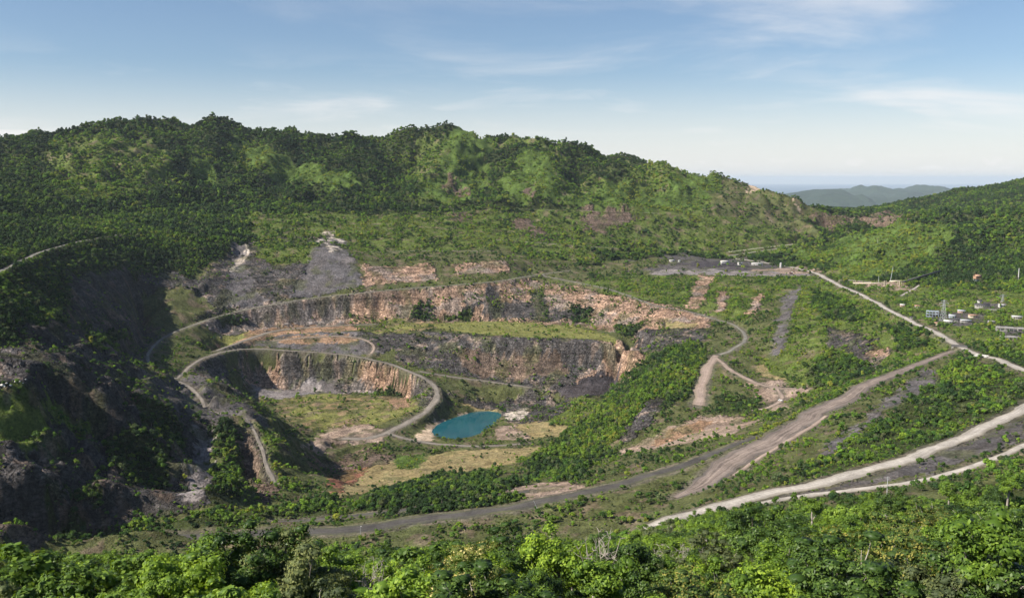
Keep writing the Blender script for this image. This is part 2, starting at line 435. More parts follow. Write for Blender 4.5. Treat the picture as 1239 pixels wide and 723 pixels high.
# broken ledges on the faces
ledge = 15.0 * (np.abs(((base + 9 * noise2(MX / 110, MY / 110, 51)) / 31.0) % 1.0 - 0.5) - 0.25) * steep * sstep(-0.35, 0.1, noise2(MX / 140, MY / 140, 55))
terr = 13.0 * (np.abs(((base + 14 * noise2(MX / 120, MY / 120, 57)) / 27.0) % 1.0 - 0.5) - 0.25) * left
H = base + (terr + ledge + fold + rib * 11.0 * steep + amp_small + leftrib) * free
H = np.where(lake_in, np.minimum(H, -3.0), H)
H = H.astype(np.float32)
gyH, gxH = np.gradient(H, GS)
slopeH = np.hypot(gxH, gyH)
def height(x, y): return bil(H, x, y)

def cast(uv):
    """first ground point along each line of sight"""
    uv = np.array(uv, float)
    a = (uv[:, 0] - PW/2) / FPX; b = (PH/2 - uv[:, 1]) / FPX
    d = np.stack([a, CP + b * SP, -SP + b * CP], 1)
    ts = np.arange(140, 4900, 3.0)
    out = np.zeros((len(uv), 3))
    for k in range(len(uv)):
        X = d[k][None] * ts[:, None]; z = CAMZ + X[:, 2]
        hit = np.nonzero(z < bil(H, X[:, 0], X[:, 1]))[0]
        t = ts[hit[0]] if len(hit) else (4800 if d[k][2] > -0.1 else ts[-1])
        out[k] = (d[k][0] * t, d[k][1] * t, CAMZ + d[k][2] * t)
    return out
# ---------------------------------------------------------------- what covers the ground: class, tree cover, outline
CLS = {  # base colours
 'forest': (0.040,0.052,0.018), 'bright': (0.070,0.110,0.026), 'grass': (0.085,0.115,0.028), 'olive': (0.080,0.090,0.036),
 'dry': (0.25,0.205,0.105), 'lime': (0.170,0.175,0.058), 'slate': (0.090,0.084,0.084), 'scree': (0.120,0.112,0.116),
 'darkscree': (0.062,0.056,0.062), 'pink': (0.43,0.292,0.215), 'pale': (0.52,0.46,0.40), 'soil': (0.29,0.222,0.178),
 'gravel': (0.095,0.088,0.088), 'orange': (0.29,0.19,0.125), 'wallgrey': (0.23,0.203,0.190), 'brown': (0.155,0.115,0.090),
 'moss': (0.120,0.125,0.048), 'redbrown': (0.20,0.095,0.065), 'sand': (0.40,0.32,0.24), 'lightscree': (0.215,0.195,0.195),
 'bank': (0.062,0.058,0.057),
}
CN = list(CLS)
ROCKY = {'bank':.6,'gravel':.3,'slate':1,'pink':1,'wallgrey':1,'brown':.8,'orange':.5,'pale':.8,'scree':.35,'darkscree':.35,'soil':.3,'lightscree':.3,'redbrown':.4}
ZONES = [
 ('olive', .30, [(-60,420),(60,400),(110,395),(150,345),(235,335),(300,294),(440,311),(620,309),(700,319),(985,330),(1160,420),(1300,470),(1300,575),(850,650),(400,668),(-60,700)]),
 ('bank', .34, [(-80,420),(60,398),(110,395),(150,345),(190,385),(172,450),(215,462),(250,512),(245,612),(170,628),(0,660),(-80,660)]),
 ('bank', .12, [(60,425),(170,500),(235,560),(240,610),(150,615),(120,545),(60,470)]),
 ('forest', .95, [(-80,250),(150,250),(360,245),(300,294),(235,335),(160,350),(100,395),(0,420),(-80,420)]),
 ('grass', .70, [(300,258),(600,255),(900,262),(990,285),(960,300),(860,308),(700,318),(620,310),(440,312),(395,284),(300,290)]),
 ('grass', .78, [(600,262),(780,265),(900,275),(900,300),(700,305),(620,300)]),
 ('olive', .30, [(420,302),(620,302),(640,330),(440,350),(412,300)]),
 ('brown', .02, [(707,255),(722,252),(730,262),(742,254),(760,254),(757,278),(736,282),(708,280)]),
 ('brown', .25, [(620,262),(640,264),(665,282),(660,292),(640,285),(622,275)]),
 ('brown', .35, [(540,256),(575,256),(565,268),(545,266)]),
 ('slate', .10, [(190,378),(235,350),(262,318),(300,293),(400,284),(418,312),(448,346),(340,364),(270,376),(215,390)]),
 ('slate', .22, [(140,330),(200,325),(270,350),(270,372),(200,387),(160,365)]),
 ('grass', .75, [(310,296),(392,290),(372,318),(330,322),(312,312)]),
 ('scree', .0, [(394,284),(408,290),(440,345),(400,356),(352,360),(372,320)]),
 ('scree', .02, [(286,298),(303,293),(296,325),(312,355),(330,364),(272,372),(276,335)]),
 ('pale', .0, [(297,298),(307,291),(294,318),(281,334),(284,318)]),
 ('pale', .0, [(390,280),(400,282),(408,304),(400,306)]),
 ('pink', .06, [(440,322),(520,317),(530,338),(470,344),(440,347)]),
 ('pink', .10, [(550,320),(612,316),(617,330),(550,334)]),
 ('bank', .10, [(85,332),(150,326),(200,345),(262,372),(205,395),(180,398),(165,388),(120,430),(75,402)]),
 ('olive', .04, [(172,372),(215,345),(262,372),(205,395),(180,398)]),
 ('wallgrey', .05, [(232,392),(300,370),(420,356),(420,392),(340,397),(262,406)]),
 ('pink', .30, [(420,355),(600,342),(640,335),(700,345),(800,365),(850,374),(800,398),(770,414),(690,394),(600,388),(470,390),(420,392)]),
 ('slate', .10, [(560,372),(640,365),(720,372),(700,388),(600,385)]),
 ('slate', .93, [(497,370),(515,366),(528,386),(495,388)]),
 ('slate', .70, [(588,345),(603,345),(611,386),(586,386)]),
 ('slate', .75, [(640,352),(656,348),(668,390),(646,388)]),
 ('slate', .92, [(690,372),(716,374),(712,392),(690,390)]),
 ('forest', .92, [(745,396),(775,393),(770,408),(750,405)]),
 ('forest', .92, [(540,378),(575,376),(575,388),(540,388)]),
 ('forest', .92, [(250,386),(275,380),(300,390),(270,398)]),
 ('moss', .22, [(470,388),(560,390),(500,402),(450,402)]),
 ('lime', .10, [(510,391),(600,388),(690,394),(745,407),(740,416),(660,413),(600,405),(540,400)]),
 ('slate', .04, [(500,401),(560,403),(660,414),(600,417),(540,413)]),
 ('slate', .22, [(480,412),(540,405),(600,408),(740,415),(772,425),(740,470),(680,478),(600,462),(540,450),(480,438)]),
 ('brown', .14, [(560,425),(680,430),(690,452),(640,458),(560,445)]),
 ('pink', .03, [(725,412),(772,418),(775,442),(735,472),(690,476),(700,455),(730,432)]),
 ('darkscree', .0, [(668,472),(715,455),(755,428),(752,450),(722,480),(690,482)]),
 ('orange', .03, [(255,412),(300,402),(345,394),(425,391),(440,399),(390,404),(330,408),(290,420)]),
 ('lime', .04, [(258,408),(300,402),(296,409),(264,415)]),
 ('scree', .05, [(300,416),(345,404),(440,401),(470,425),(440,431),(345,421)]),
 ('orange', .02, [(325,410),(380,405),(440,408),(430,415),(350,416)]),
 ('slate', .15, [(425,405),(480,402),(520,412),(500,430),(450,422)]),
 ('wallgrey', .16, [(288,426),(350,428),(400,431),(445,436),(500,454),(524,472),(515,487),(490,480),(440,476),(390,476),(340,472),(296,472)]),
 ('slate', .12, [(372,432),(412,434),(412,474),(378,472)]),
 ('pink', .05, [(296,428),(335,430),(340,462),(300,466)]),
 ('pink', .08, [(430,440),(470,446),(505,460),(512,480),(470,474),(440,470)]),
 ('slate', .3, [(345,432),(375,434),(372,465),(350,462)]),
 ('slate', .55, [(348,428),(366,430),(362,452),(350,468),(340,466)]),
 ('slate', .25, [(404,432),(432,436),(426,474),(408,474)]),
 ('slate', .60, [(498,456),(528,468),(530,490),(506,494),(500,474)]),
 ('forest', .92, [(455,466),(492,470),(492,482),(455,478)]),
 ('scree', .05, [(372,458),(408,460),(404,478),(376,477)]),
 ('slate', .05, [(225,448),(258,428),(275,438),(302,487),(270,472)]),  # right-facing cliff: its shade is put into the dark slate tone
 ('lightscree', .01, [(302,464),(380,461),(388,470),(348,483),(306,482)]),
 ('moss', .14, [(330,485),(390,475),(500,480),(506,492),(470,512),(420,516),(380,522),(345,507)]),
 ('orange', .02, [(465,480),(495,480),(497,490),(480,496)]),
 ('soil', .0, [(395,518),(440,513),(475,521),(455,537),(405,533),(388,548),(362,540)]),
 ('sand', .01, [(500,527),(530,509),(562,499),(570,502),(534,518),(522,532),(504,534)]),
 ('dry', .02, [(560,489),(605,488),(603,498),(570,498)]),
 ('slate', .18, [(540,476),(640,470),(690,484),(690,512),(640,517),(612,508),(604,494),(560,488)]),
 ('pale', .05, [(612,498),(640,494),(634,505),(615,508)]),
 ('soil', .05, [(600,516),(640,514),(650,530),(600,533)]),
 ('dry', .04, [(622,513),(682,508),(688,525),(640,532)]),
 ('dry', .03, [(398,572),(470,560),(560,544),(655,540),(625,560),(520,577),(440,597),(404,602)]),
 ('bright', 0.64, [(480,553),(520,549),(502,567),(480,567)]),
 ('redbrown', .02, [(392,575),(425,565),(440,548),(448,558),(436,580),(404,600)]),
 ('brown', .1, [(365,545),(440,540),(480,550),(470,562),(400,570)]),
 ('forest', 1.0, [(436,614),(460,594),(520,577),(600,572),(640,592),(625,606),(540,618),(450,624)]),
 ('soil', .02, [(606,594),(650,583),(706,586),(702,599),(640,606)]),
 ('forest', .95, [(636,560),(690,530),(735,535),(750,552),(735,575),(690,582),(640,580)]),
 ('grass', .95, [(845,410),(852,440),(846,470),(800,500),(770,530),(720,545),(650,558),(690,515),(740,472),(792,428)]),
 ('grass', .5, [(700,480),(740,475),(700,520),(660,510)]),
 ('slate', .05, [(752,520),(795,480),(808,486),(790,512),(765,535),(748,540)]),
 ('soil', .03, [(748,548),(790,528),(850,503),(905,503),(935,513),(880,532),(800,552),(740,564)]),
 ('orange', .02, [(790,530),(850,508),(868,512),(830,528),(790,542)]),
 ('scree', .05, [(750,560),(800,552),(900,530),(900,538),(800,566),(740,575)]),
 ('olive', .35, [(856,470),(905,450),(980,440),(1000,470),(960,498),(900,505),(860,502)]),
 ('forest', .8, [(862,478),(915,482),(920,500),(870,500)]),
 ('soil', .02, [(905,462),(960,458),(985,470),(950,485),(960,496),(935,500),(920,484)]),
 ('dry', .05, [(915,440),(965,440),(975,462),(950,462),(920,455)]),
 ('grass', .72, [(870,338),(985,335),(1060,368),(1150,422),(1100,440),(1050,452),(1000,462),(960,470),(920,440),(905,400)]),
 ('olive', .45, [(905,345),(960,345),(945,440),(915,430),(905,400)]),
 ('scree', .03, [(950,343),(970,344),(957,390),(946,432),(932,430),(942,380)]),
 ('slate', .10, [(1000,394),(1040,404),(1078,425),(1055,448),(1028,430),(1000,415)]),
 ('pink', .06, [(1060,416),(1076,425),(1062,442),(1050,436)]),
 ('forest', .95, [(1000,425),(1030,432),(1055,448),(1040,462),(990,466),(975,445)]),
 ('forest', .93, [(1075,395),(1110,400),(1120,420),(1085,425)]),
 ('forest', .93, [(985,350),(1030,365),(1040,390),(1000,388),(980,370)]),
 ('gravel', .03, [(720,320),(830,309),(900,311),(988,330),(900,334),(800,330)]),
 ('lightscree', .02, [(790,327),(900,328),(985,330),(985,334),(900,334),(800,331)]),
 ('darkscree', .02, [(822,319),(860,315),(910,321),(905,325),(850,324)]),
 ('soil', .02, [(905,326),(965,324),(988,331),(940,332)]),
 ('olive', .3, [(720,318),(790,312),(830,318),(780,326),(730,326)]),
 ('olive', .2, [(640,325),(740,318),(770,330),(700,336)]),
 ('grass', .75, [(740,332),(985,336),(960,350),(900,388),(850,380),(790,366),(700,345)]),
 ('pink', .02, [(847,333),(866,335),(858,352),(846,374),(832,372),(838,350)]),
 ('pink', .02, [(868,354),(881,352),(879,377),(866,377)]),
 ('pink', .03, [(913,360),(926,354),(918,380),(904,380)]),
 ('pink', .06, [(795,374),(850,379),(862,394),(840,400),(800,388)]),
 ('dry', .02, [(800,390),(845,392),(838,398),(806,396)]),
 ('slate', .2, [(770,400),(860,398),(850,412),(800,425),(775,425)]),
 ('forest', .80, [(1152,432),(1200,440),(1262,470),(1239,492),(1180,520),(1100,546),(960,582),(900,590),(1010,545),(1100,482),(1135,462)]),
 ('scree', .03, [(1122,443),(1137,455),(1112,478),(1050,512),(1005,552),(985,562),(1005,535),(1080,478)]),
 ('olive', .35, [(930,535),(1040,478),(1110,455),(1075,480),(1000,538),(930,590),(890,592)]),
 ('olive', .22, [(700,560),(880,528),(1000,470),(1120,428),(1130,434),(1020,478),(900,540),(720,590)]),
 ('grass', .80, [(895,538),(1000,481),(1110,432),(1122,437),(1010,489),(905,547)]),
 ('gravel', .06, [(900,612),(1060,575),(1239,505),(1239,535),(1120,572),(1000,596)]),
 ('forest', .9, [(60,625),(240,622),(400,600),(420,625),(240,640),(90,652)]),
 ('olive', .25, [(60,665),(300,650),(640,618),(830,600),(835,622),(700,650),(420,668),(100,690)]),
 ('slate', .05, [(-80,470),(0,472),(50,466),(70,430),(0,425),(-80,425)]),
 ('grass', .35, [(-80,485),(0,480),(60,490),(60,530),(20,545),(-80,545)]),
 ('slate', .05, [(0,545),(30,545),(80,580),(100,610),(60,600),(10,575)]),
 ('gravel', .10, [(172,452),(215,461),(235,450),(262,471),(300,488),(322,507),(330,516),(262,515),(250,510),(222,492),(172,474)]),
 ('lightscree', .06, [(235,512),(262,514),(258,560),(250,606),(222,606),(235,560)]),
 ('forest', 1.0, [(262,515),(285,515),(292,560),(290,605),(258,606),(264,560)]),
 ('brown', .12, [(285,520),(310,520),(338,598),(310,600),(295,560)]),
 ('grass', .6, [(315,515),(335,530),(358,590),(340,598),(325,560)]),
 ('forest', .93, [(135,525),(175,520),(205,545),(205,590),(160,590),(130,560)]),
 ('forest', .93, [(172,480),(200,488),(222,520),(225,542),(190,530),(172,510)]),
 ('forest', .93, [(75,590),(115,588),(125,608),(90,612)]),
 ('forest', .92, [(100,395),(160,402),(140,420),(112,425)]),
 ('grass', .6, [(60,480),(110,500),(120,530),(70,520)]),
 # the ridge: plant cover, with sunlight put into the colour of brighter zones
 ('grass', .90, [(500,170),(600,172),(760,196),(900,228),(960,250),(900,262),(700,250),(500,246)]),
 ('forest', 1.0, [(590,175),(640,178),(612,215),(596,244),(575,244),(590,205)]),
 ('forest', 1.0, [(680,178),(735,190),(760,215),(700,222),(680,210)]),
 ('grass', .90, [(60,175),(180,165),(210,200),(180,240),(60,240)]),
 ('bright', 0.66, [(545,162),(580,165),(592,190),(572,242),(502,247),(528,205)]),
 ('bright', 0.79, [(636,180),(672,188),(680,244),(596,247),(614,212)]),
 ('bright', 0.84, [(690,225),(760,212),(830,228),(860,250),(780,252),(690,248)]),
 ('bright', 0.84, [(800,210),(870,214),(905,228),(860,240),(810,228)]),
 ('bright', 0.84, [(235,188),(262,180),(262,225),(236,222)]),
 ('bright', 0.79, [(290,182),(330,175),(400,205),(440,230),(400,240),(330,215)]),
 ('bright', 0.88, [(270,180),(300,168),(330,195),(300,210)]),
 ('olive', .35, [(860,232),(950,232),(985,262),(990,282),(900,265),(850,255)]),
 ('brown', .01, [(541,202),(549,205),(561,234),(546,232),(537,236)]),
 ('brown', .02, [(638,226),(652,228),(651,243),(638,242)]),
 ('sand', .02, [(905,226),(918,226),(916,232),(906,232)]),
 ('sand', .1, [(950,240),(962,243),(982,256),(975,256)]),
 ('sand', .05, [(1028,262),(1040,262),(1062,272),(1055,276),(1035,268)]),
 ('brown', .3, [(985,258),(1090,256),(1100,268),(1000,280)]),
 # eastern hill and town
 ('bright', 0.88, [(1010,288),(1080,272),(1160,265),(1150,300),(1060,338),(1010,328)]),
 ('bright', 0.88, [(950,312),(1010,295),(1020,320),(980,322)]),
 ('grass', .55, [(985,318),(1050,338),(1180,350),(1239,352),(1300,360),(1300,440),(1239,430),(1160,416),(1090,380),(1040,352),(1000,333)]),
 ('soil', .25, [(1030,340),(1095,340),(1110,352),(1060,350)]),
 ('gravel', .12, [(1130,375),(1190,380),(1200,392),(1150,394),(1120,385)]),
 ('gravel', .12, [(1185,362),(1215,370),(1205,378),(1180,370)]),
 ('gravel', .15, [(1205,392),(1260,396),(1260,410),(1215,408)]),
 ('olive', .25, [(1095,380),(1150,400),(1160,412),(1130,400)]),
]
zc = np.zeros((GNY, GNX), np.int16); zd = np.zeros((GNY, GNX), np.float32)
zc[:] = CN.index('forest'); zd[:] = 1.0
allv = cast([p for _, _, poly in ZONES for p in poly])
k = 0
for c, d, poly in ZONES:
    W = allv[k:k + len(poly), :2]; k += len(poly)
    i0 = max(0, int((W[:, 0].min() - GX0) / GS) - 1); i1 = min(GNX, int((W[:, 0].max() - GX0) / GS) + 2)
    j0 = max(0, int((W[:, 1].min() - GY0) / GS) - 1); j1 = min(GNY, int((W[:, 1].max() - GY0) / GS) + 2)
    if i1 <= i0 or j1 <= j0: continue
    m = in_poly(MX[j0:j1, i0:i1], MY[j0:j1, i0:i1], W)
    zc[j0:j1, i0:i1][m] = CN.index(c); zd[j0:j1, i0:i1][m] = d
# the near hillside is forest whatever the outlines above spill over
near = (MY < 560) | ((MX > 200) & (MY < 600))
zc[near] = CN.index('forest'); zd[near] = 1.0
clsarr = np.array([CLS[c] for c in CN], np.float32)
rockarr = np.array([ROCKY.get(c, 0.0) for c in CN], np.float32)
def warp(x, y):
    s = np.where(y > 2350, 34.0, 9.0); q = np.where(y > 2350, 60.0, 34.0)
    f = np.where(y > 2350, 1.0, 3.5)
    return (x + s * fbm(x / q, y / q, 4, 71, 0.65) + f * noise2(x / 5, y / 5, 61), y + s * fbm(x / q, y / q, 4, 77, 0.65) + f * noise2(x / 5, y / 5, 67))
def nearest(g, x, y):
    i = np.clip(np.rint((x - GX0) / GS).astype(int), 0, GNX - 1); j = np.clip(np.rint((y - GY0) / GS).astype(int), 0, GNY - 1)
    return g[j, i]

def cover(x, y):
    """class colour, rockiness and tree cover at ground points"""
    xw, yw = warp(x, y)
    c = nearest(zc, xw, yw)
    col = clsarr[c].copy(); rock = rockarr[c]
    # the wall rock is patchy: grey, pink and rusty beds
    n1 = fbm(x / 70, y / 70, 4, 81); n2 = fbm(x / 22, y / 22, 3, 87)
    ispink = (c == CN.index('pink')); iswall = (c == CN.index('wallgrey')); isslate = (c == CN.index('slate'))
    g = sstep(0.0, 0.35, n1 + 0.5 * n2)
    col = np.where(ispink[:, None], col * (1 - 0.75 * g[:, None]) + clsarr[CN.index('wallgrey')] * 0.75 * g[:, None], col)
    o = sstep(0.15, 0.5, n2 - 0.3 * n1)
    col = np.where(ispink[:, None], col * (1 - 0.5 * o[:, None]) + clsarr[CN.index('orange')] * 0.5 * o[:, None], col)
    col = np.where(iswall[:, None], col * (1 - 0.6 * o[:, None]) + clsarr[CN.index('pink')] * 0.6 * o[:, None], col)
    p = sstep(0.25, 0.6, n2 + 0.4 * n1)
    col = np.where(isslate[:, None], col * (1 - 0.45 * p[:, None]) + clsarr[CN.index('brown')] * 0.9 * p[:, None], col)
    isl = np.isin(c, [CN.index('lime'), CN.index('dry')])
    col = np.where(isl[:, None], col * (1 - 0.6 * p[:, None]) + clsarr[CN.index('olive')] * 0.6 * p[:, None], col)
    ism = (c == CN.index('moss'))
    col = np.where(ism[:, None], col * (1 - 0.55 * o[:, None]) + clsarr[CN.index('orange')] * 0.55 * o[:, None], col)
    col = np.where(ism[:, None] & (n1 > 0.1)[:, None], clsarr[CN.index('lime')] * 0.9, col)
    # moss and thin grass creeping over bare ground, bare soil showing in grass
    thin = sstep(0.10, 0.45, fbm(x / 45, y / 45, 4, 93)) * (rock > 0) * (c != CN.index('darkscree'))
    col = col * (1 - 0.55 * thin[:, None]) + clsarr[CN.index('olive')] * 0.55 * thin[:, None]
    green = np.isin(c, [CN.index(q) for q in ('olive', 'grass', 'moss', 'bank')])
    bare = sstep(0.22, 0.5, fbm(x / 30, y / 30, 4, 97)) * green
    col = col * (1 - 0.6 * bare[:, None]) + clsarr[CN.index('brown')] * 0.6 * bare[:, None]
    rd = bil(roadd, x, y)
    vg = sstep(9.0, 0.5, rd + 5.0 * n2) * 0.75 * (y < 2400)
    col = col * (1 - vg[:, None]) + np.array([0.125, 0.112, 0.092], np.float32) * vg[:, None]
    n3 = noise2(x / 6, y / 6, 131) + 0.6 * noise2(x / 2.7, y / 2.7, 135)
    col = col * (1 + 0.30 * n2 + 0.18 * n1 + 0.28 * n3)[:, None]
    return np.clip(col, 0.012, 0.8), rock, nearest(zd, xw, yw)

# ---------------------------------------------------------------- materials
def new_mat(name):
    m = bpy.data.materials.new(name); m.use_nodes = True
    nt = m.node_tree; nt.nodes.clear()
    return m, nt
class NT:
    def __init__(s, nt): s.nt = nt
    def n(s, t, **kw):
        q = s.nt.nodes.new(t)
        for k, v in kw.items(): setattr(q, k, v)
        return q
    def link(s, a, b): s.nt.links.new(a, b)
    def put(s, sock, x):
        if hasattr(x, 'is_output') or hasattr(x, 'links'): s.nt.links.new(x, sock)
        else: sock.default_value = x
    def math(s, op, a, b=0.0, clamp=False):
        q = s.n("ShaderNodeMath", operation=op, use_clamp=clamp); s.put(q.inputs[0], a); s.put(q.inputs[1], b); return q.outputs[0]
    def mix(s, f, a, b, blend='MIX'):
        q = s.n("ShaderNodeMix", data_type='RGBA', blend_type=blend); s.put(q.inputs[0], f); s.put(q.inputs[6], a); s.put(q.inputs[7], b); return q.outputs[2]
    def noise(s, vec, scale, detail=4.0, rough=0.55, dist=0.0):
        q = s.n("ShaderNodeTexNoise"); q.inputs["Scale"].default_value = scale; q.inputs["Detail"].default_value = detail
        q.inputs["Roughness"].default_value = rough; q.inputs["Distortion"].default_value = dist
        if vec is not None: s.link(vec, q.inputs["Vector"])
        return q.outputs["Fac"]
    def mapr(s, x, a, b, c=0.0, d=1.0):
        q = s.n("ShaderNodeMapRange"); s.put(q.inputs[0], x)
        for i, v in enumerate((a, b, c, d)): s.put(q.inputs[i + 1], v)
        return q.outputs[0]
    def scale(s, vec, sc):
        q = s.n("ShaderNodeVectorMath", operation='MULTIPLY'); s.link(vec, q.inputs[0]); q.inputs[1].default_value = sc; return q.outputs[0]
    def bsdf(s, color, rough=0.9, bump=None, spec=0.2, **kw):
        b = s.n("ShaderNodeBsdfPrincipled"); s.put(b.inputs["Base Color"], color); s.put(b.inputs["Roughness"], rough)
        b.inputs["Specular IOR Level"].default_value = spec
        for k, v in kw.items(): b.inputs[k].default_value = v
        if bump is not None: s.link(bump, b.inputs["Normal"])
        return b
    def bump(s, h, strength=0.5, dist=1.0):
        q = s.n("ShaderNodeBump"); q.inputs["Strength"].default_value = strength; q.inputs["Distance"].default_value = dist
        s.link(h, q.inputs["Height"]); return q.outputs[0]
    def out(s, sh):
        o = s.n("ShaderNodeOutputMaterial"); s.link(sh, o.inputs["Surface"])
def gcol(c): return (c, c, c, 1)

def ground_material():
    m, nt = new_mat("ground"); T = NT(nt)
    pos = T.n("ShaderNodeNewGeometry").outputs["Position"]
    att = T.n("ShaderNodeAttribute", attribute_name="cover").outputs["Color"]
    rock = T.n("ShaderNodeAttribute", attribute_name="rock").outputs["Fac"]
    fine = T.noise(pos, 0.35, 5.0, 0.65)
    mid = T.noise(pos, 0.07, 4.0, 0.6, 0.4)
    streak = T.noise(T.scale(pos, (0.12, 0.12, 0.055)), 1.0, 6.0, 0.7, 0.8)
    beds = T.noise(T.scale(pos, (0.006, 0.006, 0.16)), 1.0, 4.0, 0.6, 0.8)
    vor = T.n("ShaderNodeTexVoronoi", feature='DISTANCE_TO_EDGE'); vor.inputs["Scale"].default_value = 1.0
    jig = T.n("ShaderNodeVectorMath", operation='ADD'); T.link(T.scale(pos, (0.13, 0.13, 0.20)), jig.inputs[0])
    jn = T.n("ShaderNodeTexNoise"); jn.inputs["Scale"].default_value = 0.16; jn.inputs["Detail"].default_value = 2.0; T.link(pos, jn.inputs["Vector"])
    T.link(T.scale(jn.outputs["Color"], (1.4, 1.4, 1.4)), jig.inputs[1]); T.link(jig.outputs[0], vor.inputs["Vector"])
    crack = T.mapr(vor.outputs["Distance"], 0.0, 0.14, 0.50, 1.10)
    f = T.math('ADD', T.mapr(fine, 0.28, 0.72, 0.45, 1.55), T.mapr(mid, 0.3, 0.7, -0.25, 0.25))
    st = T.mapr(streak, 0.34, 0.66, 0.45, 1.5)
    bd = T.mapr(beds, 0.36, 0.64, 0.66, 1.3)
    rk = T.math('MULTIPLY', T.math('MULTIPLY', st, bd), crack)
    f2 = T.math('MULTIPLY', f, T.math('ADD', 1.0, T.math('MULTIPLY', rock, T.math('SUBTRACT', rk, 1.0))))
    comb = T.n("ShaderNodeCombineXYZ")
    for i in range(3): T.link(f2, comb.inputs[i])
    col = T.mix(1.0, att, comb.outputs[0], 'MULTIPLY')
    # grit that leans warm or cool
    col = T.mix(T.mapr(T.noise(pos, 0.021, 3.0), 0.35, 0.65, 0.0, 0.35), col, T.mix(1.0, col, (1.12, 0.97, 0.82, 1), 'MULTIPLY'))
    hgt = T.math('ADD', T.math('MULTIPLY', fine, 1.1), T.math('MULTIPLY', T.math('ADD', T.math('MULTIPLY', streak, 2.6), crack), rock))
    T.out(T.bsdf(col, 0.95, T.bump(hgt, 1.0, 2.2), 0.08).outputs[0])
    return m
def road_material(name, a, b, c):
    m, nt = new_mat(name); T = NT(nt)
    pos = T.n("ShaderNodeNewGeometry").outputs["Position"]
    across = T.n("ShaderNodeAttribute", attribute_name="across").outputs["Fac"]
    along = T.n("ShaderNodeAttribute", attribute_name="along").outputs["Fac"]
    xyz = T.n("ShaderNodeCombineXYZ"); T.put(xyz.inputs[0], T.math('MULTIPLY', across, 5.5)); T.put(xyz.inputs[1], T.math('MULTIPLY', along, 0.012))
    ruts = T.noise(xyz.outputs[0], 1.0, 5.0, 0.6, 0.3)
    fine = T.noise(pos, 0.5, 5.0, 0.65)
    pat = T.noise(pos, 0.05, 4.0, 0.6, 0.5)
    col = T.mix(T.mapr(ruts, 0.38, 0.62), a, b)
    edge = T.math('ABSOLUTE', across)
    e = T.math('MULTIPLY', T.mapr(edge, 0.35, 0.95), T.mapr(T.math('ADD', T.math('MULTIPLY', pat, 0.6), T.math('MULTIPLY', fine, 0.4)), 0.38, 0.56))
    col = T.mix(e, col, c)
    v = T.math('ADD', T.mapr(fine, 0.25, 0.75, 0.72, 1.28), T.mapr(pat, 0.3, 0.7, -0.30, 0.26))
    comb = T.n("ShaderNodeCombineXYZ")
    for i in range(3): T.link(v, comb.inputs[i])
    col = T.mix(1.0, col, comb.outputs[0], 'MULTIPLY')
    T.out(T.bsdf(col, 0.95, T.bump(fine, 0.5, 0.5), 0.1).outputs[0])
    return m

# ---------------------------------------------------------------- mesh helpers
def mesh_from(name, verts, faces, mats=(), smooth=False):
    me = bpy.data.meshes.new(name)
    verts = np.asarray(verts, np.float32); faces = np.asarray(faces, np.int32)
    nv, nf, k = len(verts), len(faces), faces.shape[1]
    me.vertices.add(nv); me.vertices.foreach_set("co", verts.ravel())
    me.loops.add(nf * k); me.loops.foreach_set("vertex_index", faces.ravel())
    me.polygons.add(nf); me.polygons.foreach_set("loop_start", np.arange(0, nf * k, k, dtype=np.int32))
    if smooth: me.polygons.foreach_set("use_smooth", np.ones(nf, bool))
    for m in mats: me.materials.append(m)
    me.update(calc_edges=True)
    return me
def put(name, me, parent=None, loc=None, **props):
    o = bpy.data.objects.new(name, me); COL.objects.link(o)
    if parent is not None: o.parent = parent
    if loc is not None: o.location = loc
    for k, v in props.items(): o[k] = v
    return o
def fattr(me, name, arr, kind='FLOAT', dom='POINT'):
    a = me.attributes.new(name, kind, dom)
    a.data.foreach_set({'FLOAT': 'value', 'INT': 'value', 'FLOAT_COLOR': 'color', 'FLOAT_VECTOR': 'vector'}[kind], np.ascontiguousarray(arr).ravel())
def grid_faces(ny, nx):
    idx = np.arange(ny * nx).reshape(ny, nx)
    return np.stack([idx[:-1, :-1], idx[:-1, 1:], idx[1:, 1:], idx[1:, :-1]], -1).reshape(-1, 4)

# ---------------------------------------------------------------- the ground sheet
rows = [-90.0]
while rows[-1] < 4960:
    y = rows[-1]
    rows.append(y + (6.0 if y < 420 else 3.4 if y < 800 else 2.15 if y < 2350 else 2.15 + (y - 2350) * 0.0035))
rows = np.array(rows); NC = 820
cols = np.linspace(-1, 1, NC)
TX = cols[None, :] * ((rows + 330) * 0.70)[:, None]
TY = np.repeat(rows[:, None], NC, 1)
fx, fy = TX.ravel(), TY.ravel()
tz = height(fx, fy)
# finer relief on the bare faces than the coarse survey holds
st_ = bil(np.clip(slopeH, 0, 2).astype(np.float32), fx, fy); fr_ = bil(free.astype(np.float32), fx, fy)
ccol, crock, cden = cover(fx, fy)
det = (ridged(fx / 9.5 + 0.3 * noise2(fx / 20, fy / 20, 5), fy / 42, 2, 101) - 0.5) * 3.4 * sstep(0.3, 0.9, st_) * (0.3 + crock)
det += fbm(fx / 7.0, fy / 7.0, 2, 105) * (0.35 + 0.9 * crock * sstep(0.15, 0.6, st_))
tz = tz + det * fr_
me = mesh_from("terrain", np.stack([fx, fy, tz], 1), grid_faces(len(rows), NC), [ground_material()], True)
fattr(me, "cover", np.concatenate([ccol, np.ones((len(fx), 1))], 1).astype(np.float32), 'FLOAT_COLOR')
fattr(me, "rock", crock.astype(np.float32))
put("terrain", me, kind="structure", label="mined out pit and the hills around it")
print("terrain verts", len(fx))

